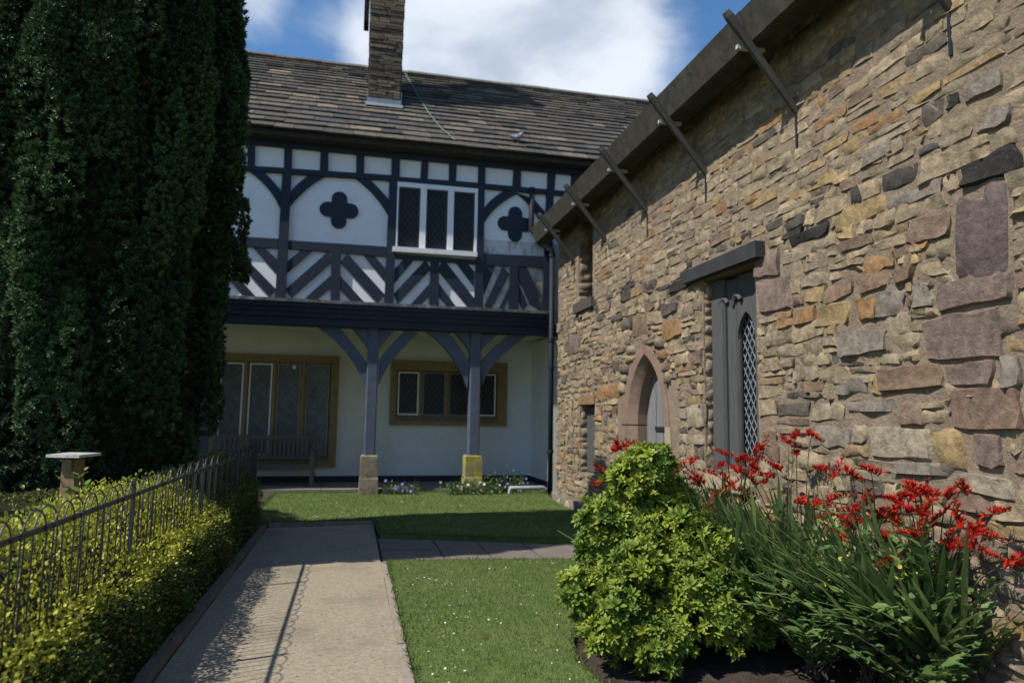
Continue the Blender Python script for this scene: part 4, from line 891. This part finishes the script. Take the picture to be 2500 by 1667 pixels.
for i in range(nY):
    y = .6+9.1*i/(nY-1); k = zf(y)
    for (x, z) in ((-1.76, .0), (-1.76, .6), (-1.66, .78), (-1.52, .76), (-1.28, .55), (-1.26, 0)): vs.append((x+R.uniform(-.02, .02), y, z*k+R.uniform(-.02, .02)*(z > 0)))
cr_.add(vs, [(i*6+j, i*6+j+1, (i+1)*6+j+1, (i+1)*6+j) for i in range(nY-1) for j in range(5)]+[(0,1,2,3,4,5), tuple((nY-1)*6+j for j in range(6))]).obj('inner_twigs', TWIG, hedge)
p, nr = hedge_pts(105000, -1.82, -1.17, .6, 9.75, .87, zf); k = len(p)
sunlit_gold = np.clip((p[:, 2]/np.interp(p[:, 0], [-1.6, -1.17], [1, .70])-.66)/.14, 0, 1)*np.clip((7.6-p[:, 1])/1.5, .15, 1)*.95+NR.normal(0, .22, k)  # light painted in: gold sunlit top, dark shaded face, dimmed in the yew's shadow
cols = colmix((.04, .075, .014), (.43, .43, .048), np.clip(sunlit_gold, 0, 1))*NR.uniform(.7, 1.2, (k, 1))
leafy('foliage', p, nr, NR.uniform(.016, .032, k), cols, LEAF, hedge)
sh = []                                               # stray shoots standing out of the clipped face
for i in range(700):
    y = R.uniform(2.2, 9.6); top = R.random() < .6; b = np.array([R.uniform(-1.75, -1.5) if top else -1.2, y, .84*zf(y) if top else R.uniform(.12, .55)]); d = np.array([R.uniform(-.3, .4) if top else R.uniform(.5, 1.1), R.uniform(-.3, .3), 1.0 if top else .45]); L_ = R.uniform(.05, .15)
    for q in np.linspace(0, 1, 7): sh.append((b+d*q*L_, d))
sp_p = np.array([a for a, b in sh]); sp_n = np.array([b for a, b in sh]); k = len(sp_p)
leafy('shoots', sp_p+NR.normal(0, .008, (k, 3)), sp_n, NR.uniform(.018, .032, k), colmix((.06, .105, .016), (.36, .38, .045), np.clip((sp_p[:, 2]-.65)/.2+NR.normal(0, .2, k), 0, 1)), LEAF, hedge)  # shoots on top coloured as sunlit, those on the face as shaded
box_h = thing('clipped_hedge', 'low dull green clipped hedge behind the sign post', 'hedge', (-3.2, 6.8, 0))
G().box(-5.4, -1.82, 6.52, 7.3, 0, .68).obj('inner_twigs', TWIG, box_h)
n = 26000; u = NR.random(n); x = NR.uniform(-5.45, -1.78, n); top = u < .55; y = np.where(top, NR.uniform(6.46, 7.35, n), 6.46); z = np.where(top, .75, NR.uniform(.0, .75, n)); bm = .02*np.sin(x*7)+NR.normal(0, .015, n); z = z+bm*top; y = y-bm*(~top)
leafy('foliage', np.stack([x, y, z], 1), np.stack([0*x, np.where(top, 0, -1.), np.where(top, 1., 0)], 1), NR.uniform(.015, .026, n), colmix((.06, .075, .02), (.13, .135, .03), NR.random(n)), LEAF, box_h)
# ---- iron fence
fence = thing('iron_fence', 'black hoop topped iron fence running along the hedge', 'fence', (-1.22, 6, 0)); FX = -1.22
G().box(FX-.006, FX+.006, .8, 9.78, 1.002, 1.026).obj('rail', FENCEI, fence); G().box(FX-.006, FX+.006, .8, 9.78, .12, .15).obj('rail', FENCEI, fence)
for yy in (2.58, 4.5, 6.45, 8.38):
    G().box(FX-.009, FX+.009, yy-.013, yy+.013, -.1, 1.10).obj('post', FENCEI, fence)
G().box(FX-.035, FX+.035, 9.74, 9.81, -.1, 1.16).obj('post', FENCEI, fence)
DH = .152; hw = .75*DH; yy = .9; k = 0; hoop = None
while yy < 9.55:
    if hoop is None:
        pts = [(0, -hw, -1.0), (0, -hw, -.03)]+[(0, -hw*math.cos(a), -.03+hw*.98*math.sin(a)) for a in np.linspace(.3, math.pi-.3, 7)]+[(0, hw, -.03), (0, hw, -1.0)]
        g = G().tube(pts, .0037, 5); me = g.mesh('hoop', smooth=True); me.materials.append(FENCEI); hoop = me
    o = bpy.data.objects.new('hoop', hoop); C.objects.link(o); o.parent = fence; o.location = Vector((FX+(.008 if k % 2 else -.008), yy, 1.02))-wl(fence); o.rotation_euler = (0, 0, R.uniform(-.03, .03)); yy += DH; k += 1
# ---- sign on its post
sign = thing('sign_lectern', 'square topped information sign on a brown wooden post behind the fence', 'sign', (-2.13, 6.2, 0))
def rot_box(cx, cy, w, z0, z1, ang, nm, m):
    return G().prism([(cx+w*math.cos(ang+k*math.pi/2), cy+w*math.sin(ang+k*math.pi/2)) for k in range(4)], lambda p, d: (p[0], p[1], d), z0, z1).obj(nm, m, sign)
rot_box(-2.13, 6.2, .078, -.1, 1.115, math.radians(28), 'post', WOODP)
bd = G(); ax = math.radians(-17); ca, sa = math.cos(ax), math.sin(ax)
def bp(u, v, w): x_, y_ = u*ca-v*sa, u*sa+v*ca; return (-2.13+x_, 6.2+y_, 1.135+v*.02+w)
vs = [bp(u, v, w) for w in (0, .022) for u, v in ((-.135,-.13),(.135,-.13),(.135,.13),(-.135,.13))]
bd.add(vs, [(0,3,2,1),(4,5,6,7),(0,1,5,4),(1,2,6,5),(2,3,7,6),(3,0,4,7)]).obj('sign_board', BOARDM, sign)
G().prism([(-.09, 1.02), (.0, 1.02), (.05, 1.13), (-.12, 1.118)], lambda p, d: (-2.13+d, 6.2+p[0], p[1]), -.02, .02).obj('bracket', WOODP, sign)
# ---- leafy plants by the sign
def pinnate(name, lab, base, nst, ln, lsz, cA, cB, up=1.4, cat='plant', group=None, spread=.6, pairs=7, tpl=LEAF6):
    t = thing(name, lab, cat, base, group); P, D, S, K = [], [], [], []
    st = G()
    for i in range(nst):
        a = R.uniform(0, 6.28); d = Vector((math.cos(a)*spread*R.uniform(.3, 1), math.sin(a)*spread*R.uniform(.3, 1), up)).normalized(); L_ = ln*R.uniform(.6, 1.1); b = Vector(base)+Vector((R.uniform(-.06, .06), R.uniform(-.06, .06), 0)); pts = []
        for q in np.linspace(0, 1, 6): pts.append(b+d*q*L_+Vector((d.x, d.y, -.35))*q*q*L_*.45)
        st.tube(pts, [.006*(1-.6*q) for q in np.linspace(0, 1, 6)], 4)
        for j in range(pairs):
            q = .2+.8*j/(pairs-1); f = q*5; i0 = min(4, int(f)); pos = pts[i0].lerp(pts[i0+1], f-i0); tg = (pts[i0+1]-pts[i0]).normalized(); sd = tg.cross(Vector((0, 0, 1))).normalized()
            for s in (-1, 1):
                P.append(pos); D.append(sd*s*.8+tg*.6+Vector((0, 0, R.uniform(-.2, .25)))); S.append(lsz*R.uniform(.6, 1.15)*(1.05-.4*abs(q-.5))); K.append(R.random())
    st.obj('stem', BARK, t)
    P = np.array(P); D = np.array(D); V, F, cl = scatter(*tpl, frames(unit(D), NR.normal(0, .35, len(P))), P, np.array(S), colmix(cA, cB, np.array(K)))
    link('leaves', np_mesh('leaves', V, F, cl, off=base), LEAF, t); return t
pinnate('leafy_plant', 'bright green leafy plant standing right behind the sign post', (-1.98, 6.32, 0), 40, 1.12, .085, (.13, .23, .035), (.26, .36, .06), up=2.2, spread=.7)
pinnate('leafy_plant', 'grey green leafy plant under the yew by the second fence post', (-1.7, 6.5, 0), 24, .95, .08, (.10, .17, .05), (.19, .26, .08), up=2.2)
# ---- flowering plants at the foot of the porch
def low_flowers(lab, x0, x1, y, h, n, nf, fc, fs=(.035, .06)):
    t = thing('flowering_plant', lab, 'flowers', ((x0+x1)/2, y, .05)); k = n
    p = np.stack([NR.uniform(x0, x1, k), NR.normal(y, .09, k), .05+np.abs(NR.normal(0, h*.5, k))], 1)
    leafy('leaves', p, np.tile((0, -.3, .6), (k, 1)), NR.uniform(.03, .065, k), colmix((.05, .09, .025), (.12, .18, .05), NR.random(k)), LEAF, t)
    q = np.stack([NR.normal((x0+x1)/2, (x1-x0)*.3, nf), NR.normal(y-.06, .07, nf), .08+np.abs(NR.normal(h*.5, h*.4, nf))], 1)
    fl5 = ([(0,0,0)]+[(.5*math.cos(a), .12+.1*(j % 2), .5*math.sin(a)) for j, a in enumerate(np.linspace(0, 2*math.pi, 10, endpoint=False))], [(0, j+1, (j+1) % 10+1) for j in range(10)])
    V, F, cl = scatter(*fl5, frames(unit(NR.normal(0, .4, (nf, 3))+np.array([-.1, -.7, .6]))), q, NR.uniform(*fs, nf), np.tile(fc, (nf, 1))*NR.uniform(.8, 1.2, (nf, 1)))
    link('flowers', np_mesh('flowers', V, F, cl, off=tuple(wl(t))), PETAL, t, kind='stuff')
low_flowers('low plant with violet flowers right beside the plain stone post base', .58, 1.25, 13.15, .16, 500, 26, (.22, .17, .52))
low_flowers('low green plant around the foot of the yellow lichened post base', 1.75, 2.75, 13.02, .2, 1100, 20, (.5, .5, .5))
low_flowers('low plant with pale violet flowers in front of the porch between post and rain pipe', 2.6, 3.3, 13.25, .28, 600, 22, (.30, .26, .56))
# ---- bright green evergreen shrub
shrub = thing('evergreen_shrub', 'bushy bright yellow green evergreen shrub at the edge of the flower bed', 'shrub', (2.0, 4.45, 0))
LUMPS = [(2.02,4.55,.42,.50,.45,.44),(1.98,4.6,.86,.36,.34,.34),(1.97,4.55,1.13,.17,.16,.17),(1.56,4.35,.33,.20,.24,.24),(2.42,4.28,.30,.33,.30,.28),(2.22,4.6,.95,.20,.2,.2),(1.72,4.5,.70,.22,.24,.24),(1.70,4.12,.2,.28,.2,.22),(2.1,4.1,.30,.35,.22,.28),(2.62,4.2,.22,.2,.2,.2),(1.86,4.3,.62,.26,.2,.25),(2.2,4.3,.65,.24,.2,.22)]
_r = random.Random(5); _big = [(2.0+(l[0]-2.0)*.92, l[1], l[2]*.93, l[3]*.76, l[4]*.76, l[5]*.78) for l in LUMPS]; LUMPS = list(_big)
for k in range(85):
    l = _r.choice(_big); th, ph = _r.uniform(0, 6.28), _r.uniform(-.4, 1.5); q = _r.uniform(.05, .15); LUMPS.append((l[0]+l[3]*math.cos(th)*math.cos(ph), l[1]+l[4]*math.sin(th)*math.cos(ph), max(.1, l[2]+l[5]*math.sin(ph)), q, q, q*_r.uniform(.8, 1.2)))
st = G()
for (lx, ly, lz, a, b, c) in LUMPS: st.tube([(2.0, 4.5, 0), ((2.0+lx)/2, (4.5+ly)/2+.02, lz*.5), (lx, ly, lz), (lx, ly, lz+c*.7)], [.03, .02, .012, .005], 5)
st.obj('stems', BARK, shrub)
cw = G()
for (lx, ly, lz, a, b, c) in _big:
    nn = 8; vs = [(lx+a*.5*math.cos(t)*math.sin(f), ly+b*.5*math.sin(t)*math.sin(f), max(.01, lz+c*.5*math.cos(f))) for f in np.linspace(.15, math.pi-.15, 6) for t in np.linspace(0, 2*math.pi, nn, endpoint=False)]
    cw.add(vs, [(i*nn+j, i*nn+(j+1) % nn, (i+1)*nn+(j+1) % nn, (i+1)*nn+j) for i in range(5) for j in range(nn)])
cw.obj('inner_twigs', TWIG, shrub)
ROS = [[], []]
for j in range(11):
    a = j*2.4; el = .25+.95*(j/10)**1.2; L_ = 1-.35*(j/10); c, s = math.cos(a), math.sin(a); ce, se = math.cos(el), math.sin(el); n0 = len(ROS[0])
    for (x, y, z) in LEAF6[0]:
        X, Yv, Zv = x*L_*.95, y*L_, z*L_; yy_, zz_ = Yv*ce-Zv*se, Yv*se+Zv*ce            # leaf leaning up by el
        ROS[0].append((c*yy_-s*X, zz_, s*yy_+c*X))
    ROS[1] += [tuple(i+n0 for i in f) for f in LEAF6[1]]
RP, RN = [], []
for li, (lx, ly, lz, a, b, c) in enumerate(LUMPS):
    n = int(2100*(a*b+b*c+a*c)); v = unit(NR.normal(0, 1, (n, 3))); v = v[v[:, 2] > -.75]; p = np.array([lx, ly, lz])+v*np.array([a, b, c])*np.where(NR.random((len(v), 1)) < .07, NR.uniform(1.1, 1.3, (len(v), 1)), NR.uniform(.62, 1.08, (len(v), 1)))
    ok = p[:, 2] > .03
    for lj, q in enumerate(LUMPS):
        if lj != li: ok &= (((p-np.array(q[:3]))/np.array(q[3:]))**2).sum(1) > .42
    RP.append(p[ok]); RN.append(v[ok])
RP = np.concatenate(RP); RN = np.concatenate(RN); k = len(RP)
V, F, cl = scatter(*ROS, frames(unit(RN*.75+np.array([-.15, -.05, .5])+NR.normal(0, .42, (k, 3))), NR.uniform(0, 6.3, k)), RP, NR.uniform(.038, .08, k), colmix((.08, .145, .02), (.28, .335, .042), np.clip(.5+.35*np.sin(RP[:, 0]*9+RP[:, 2]*7)*np.cos(RP[:, 1]*8)+NR.normal(0, .25, k), 0, 1)))
link('foliage', np_mesh('foliage', V, F, cl, off=tuple(wl(shrub))), LEAF, shrub)
# ---- crocosmia: sword leaves and arching red flower spikes
def blade(base, d, L_, w, droop, n=7):
    base = Vector(base); d = Vector(d).normalized(); side = d.cross(Vector((0, 0, 1)));
    if side.length < .05: side = Vector((1, 0, 0))
    side.normalize(); vs = []; hor = Vector((d.x, d.y, 0))
    for i in range(n):
        q = i/(n-1); p = base+d*q*L_+(hor*.35+Vector((0, 0, -1)))*droop*L_*q**2.2; ww = w*(.55+.9*q if q < .5 else 1.0)*(1-max(0, (q-.55)/.45)**2)*.5+.0008
        vs += [p-side*ww, p+Vector((0, 0, .15*w)), p+side*ww]
    return vs, [(i*3+j, i*3+j+1, i*3+j+4, i*3+j+3) for i in range(n-1) for j in range(2)]
FLO = [[], []]
for j in range(6):
    a = j*math.pi/3; c, s = math.cos(a), math.sin(a); n0 = len(FLO[0])
    FLO[0] += [(c*.03-s*.025, 0, s*.03+c*.025), (c*.03+s*.025, 0, s*.03-c*.025), (c*.12-s*.09, .6, s*.12+c*.09), (c*.12+s*.09, .6, s*.12-c*.09), (c*.44, .95, s*.44)]; FLO[1] += [(n0, n0+1, n0+3), (n0, n0+3, n0+2), (n0+2, n0+3, n0+4)]
SPK = [(1415,1028),(1442,1046),(1482,1030),(1560,1075),(1590,1062),(1640,1090),(1690,1082),(1702,1130),(1640,1155),(1622,1185),(1665,1045),(1740,1060),(1760,1102),(1745,1032),(1812,1020),(1830,1046),(1866,1005),(1920,1085),(1958,1095),(2000,1085),(1838,1157),(1890,1166),(1922,1146),(1960,1182),(1992,1150),(1950,1207),(1900,1190),(2052,1150),(2082,1140),(2112,1135),(2142,1146),(2215,1127),(2032,1190),(2062,1200),(2152,1195),(2202,1190),(2242,1225),(2040,1240),(2102,1230),(2242,1266),(1762,1215),(1732,1226),(1792,1200),(1856,1302),(1866,1368),(2332,1290),(2050,1287),(2012,1330),(1600,1110),(1672,1110),(1720,1095),(1385,1090),(2290,1180),(2180,1240),(1715,1060),(1660,1130),(1985,1200),(1925,1230),(2120,1180),(2090,1175),(1780,1075)]
CL = [(2.58,5.5),(2.75,5.15),(3.15,5.35),(2.62,4.7),(3.0,4.5),(3.3,4.75),(3.25,4.0),(3.42,3.62)]
where = ['nearest the arched door', 'behind the evergreen shrub', 'below the lattice window', 'touching the evergreen shrub', 'in the middle of the flower bed', 'beside the wall right of the lattice window', 'below the big purple wall stones', 'at the near end of the wall']
croc = []
for i, (x, y) in enumerate(CL):
    t = thing('crocosmia', 'sword leaved clump with red flower spikes '+where[i], 'flowers', (x, y, 0), 'red flowered clumps in the bed'); croc.append(t); mass = G()
    for k in range(270 if y > 4.2 else 150):
        a = R.gauss(math.pi*1.05, .65) if x > 2.6 else R.uniform(-2.2, .6); ln = R.uniform(.85, 1.45); tl = R.uniform(.25, 1.3)
        if x > 3.1: a = R.gauss(math.pi, .6)
        d = (math.cos(a)*tl, math.sin(a)*tl, 1); L2 = ln*(1-.12*tl)
        b = (x+R.gauss(0, .07), y+R.gauss(0, .07), 0); c_ = np.array((.105, .175, .06))*R.uniform(.7, 1.35) if R.random() < .6 else np.array((.20, .27, .09))*R.uniform(.8, 1.2)
        vs, fs = blade(b, d, L2, R.uniform(.026, .048), R.uniform(.08, .28))
        vs = [(min(v[0], XW-.06), v[1], max(v[2], .01)) for v in vs]
        if k < 26: G().add(vs, fs, tuple(c_)).obj('leaf', LEAF, t, smooth=True)
        else: mass.add(vs, fs, tuple(c_))
    mass.obj('leaf_mass', LEAF, t, kind='stuff', smooth=True)
SPK = SPK+[(a+R.uniform(-45, 30), b+R.uniform(-12, 26)) for a, b in SPK if R.random() < .5]
for (px, py) in SPK:
    ymax = 5.3
    while ymax > 3.2 and onY(full(px, py), ymax)[0] > XW-.16: ymax -= .05
    e = Vector(onY(full(px, py), ymax-R.uniform(0, .35 if ymax > 3.6 else .05))); i = min(range(len(CL)), key=lambda k: (CL[k][0]-e.x-.12)**2+(CL[k][1]-e.y)**2); b = Vector((CL[i][0]+R.gauss(0, .05), CL[i][1]+R.gauss(0, .05), 0))
    ctrl = Vector((b.x*.55+e.x*.45, b.y*.55+e.y*.45, e.z*1.02)); B = lambda q: b*(1-q)**2+ctrl*2*q*(1-q)+e*q*q
    sd = (e-ctrl); sd.z = 0; sd = sd.normalized() if sd.length > .02 else Vector((-1, 0, 0)); side = R.choice((-1, 1))
    an = R.gauss(0, .9); sd = Vector((sd.x*math.cos(an)-sd.y*math.sin(an), sd.x*math.sin(an)+sd.y*math.cos(an), 0)); tip = e+sd*R.uniform(.07, .15)+Vector((0, 0, R.uniform(-.05, .12))); pts = [B(q) for q in np.linspace(0, 1, 9)]+[tip]
    stem = G().tube(pts, [.004]*8+[.003, .0015], 4, col=(.09, .10, .035)).obj('flower_stem', LEAF, croc[i], smooth=True)
    P, D, S = [], [], []
    nf = R.randint(15, 21)
    for j in range(nf):
        q = j/(nf-1); pos = e.lerp(tip, q*1.5-.5); P.append(pos); s2 = 1 if j % 2 else -1; sv = sd.cross(Vector((0, 0, 1)))
        D.append(sv*s2*.6+Vector((0, 0, 1.2-.3*q))+sd*.35+Vector((R.gauss(0, .5), R.gauss(0, .5), R.gauss(0, .45)))); S.append((.064-.036*q)*R.uniform(.85, 1.15))
    cc = colmix((.40, .010, .010), (.58, .035, .014), NR.random(nf)); cc[-4:] = (.30, .05, .02); cc = cc*NR.uniform(.65, 1.1, (nf, 1))
    V, F, cl = scatter(*FLO, frames(unit(np.array(D))), np.array(P), np.array(S), cc)
    link('flowers', np_mesh('flowers', V, F, cl, off=tuple(wl(stem))), PETAL, stem)
# ---- broad leaved plants at the right front of the bed
for (b, ns, ln, lsz, lab, up) in [((2.72, 3.78, 0), 18, .62, .12, 'low broad leaved green plant at the front of the bed beside bare soil', 1.0), ((2.98, 3.62, 0), 24, .72, .125, 'spreading broad leaved plant in the bed in front of the wall', 1.2), ((3.2, 3.75, 0), 26, .95, .125, 'leafy broad leaved plant in the bed beneath the red flowers by the wall', 1.6), ((3.4, 3.42, 0), 24, 1.0, .125, 'tall broad leaved plant against the rubble wall at the near end of the bed', 1.8), ((2.95, 4.2, 0), 22, 1.0, .105, 'leafy green plant rising among the sword leaves mid bed', 1.9), ((3.05, 3.35, 0), 20, .6, .11, 'low leafy plant at the near end of the bed', .9), ((3.44, 3.75, 0), 22, 1.0, .12, 'dense broad leaved plant pressed against the foot of the rubble wall', 1.7), ((2.6, 5.9, 0), 9, 1.25, .06, 'tall thin leafy plant in front of the lattice window', 4)]:
    pinnate('broadleaf_plant', lab, b, ns, ln, lsz, (.055, .115, .032), (.12, .19, .05), up=up, spread=.75, pairs=6)
for (x, y, lab) in [(2.95, 3.95, 'small plant with pale yellow flowers among the broad leaves mid bed'), (3.1, 3.5, 'small plant with pale yellow flowers at the near end of the bed')]:
    low_flowers(lab, x-.12, x+.12, y, .7, 260, 24, (.62, .55, .12), (.018, .03))
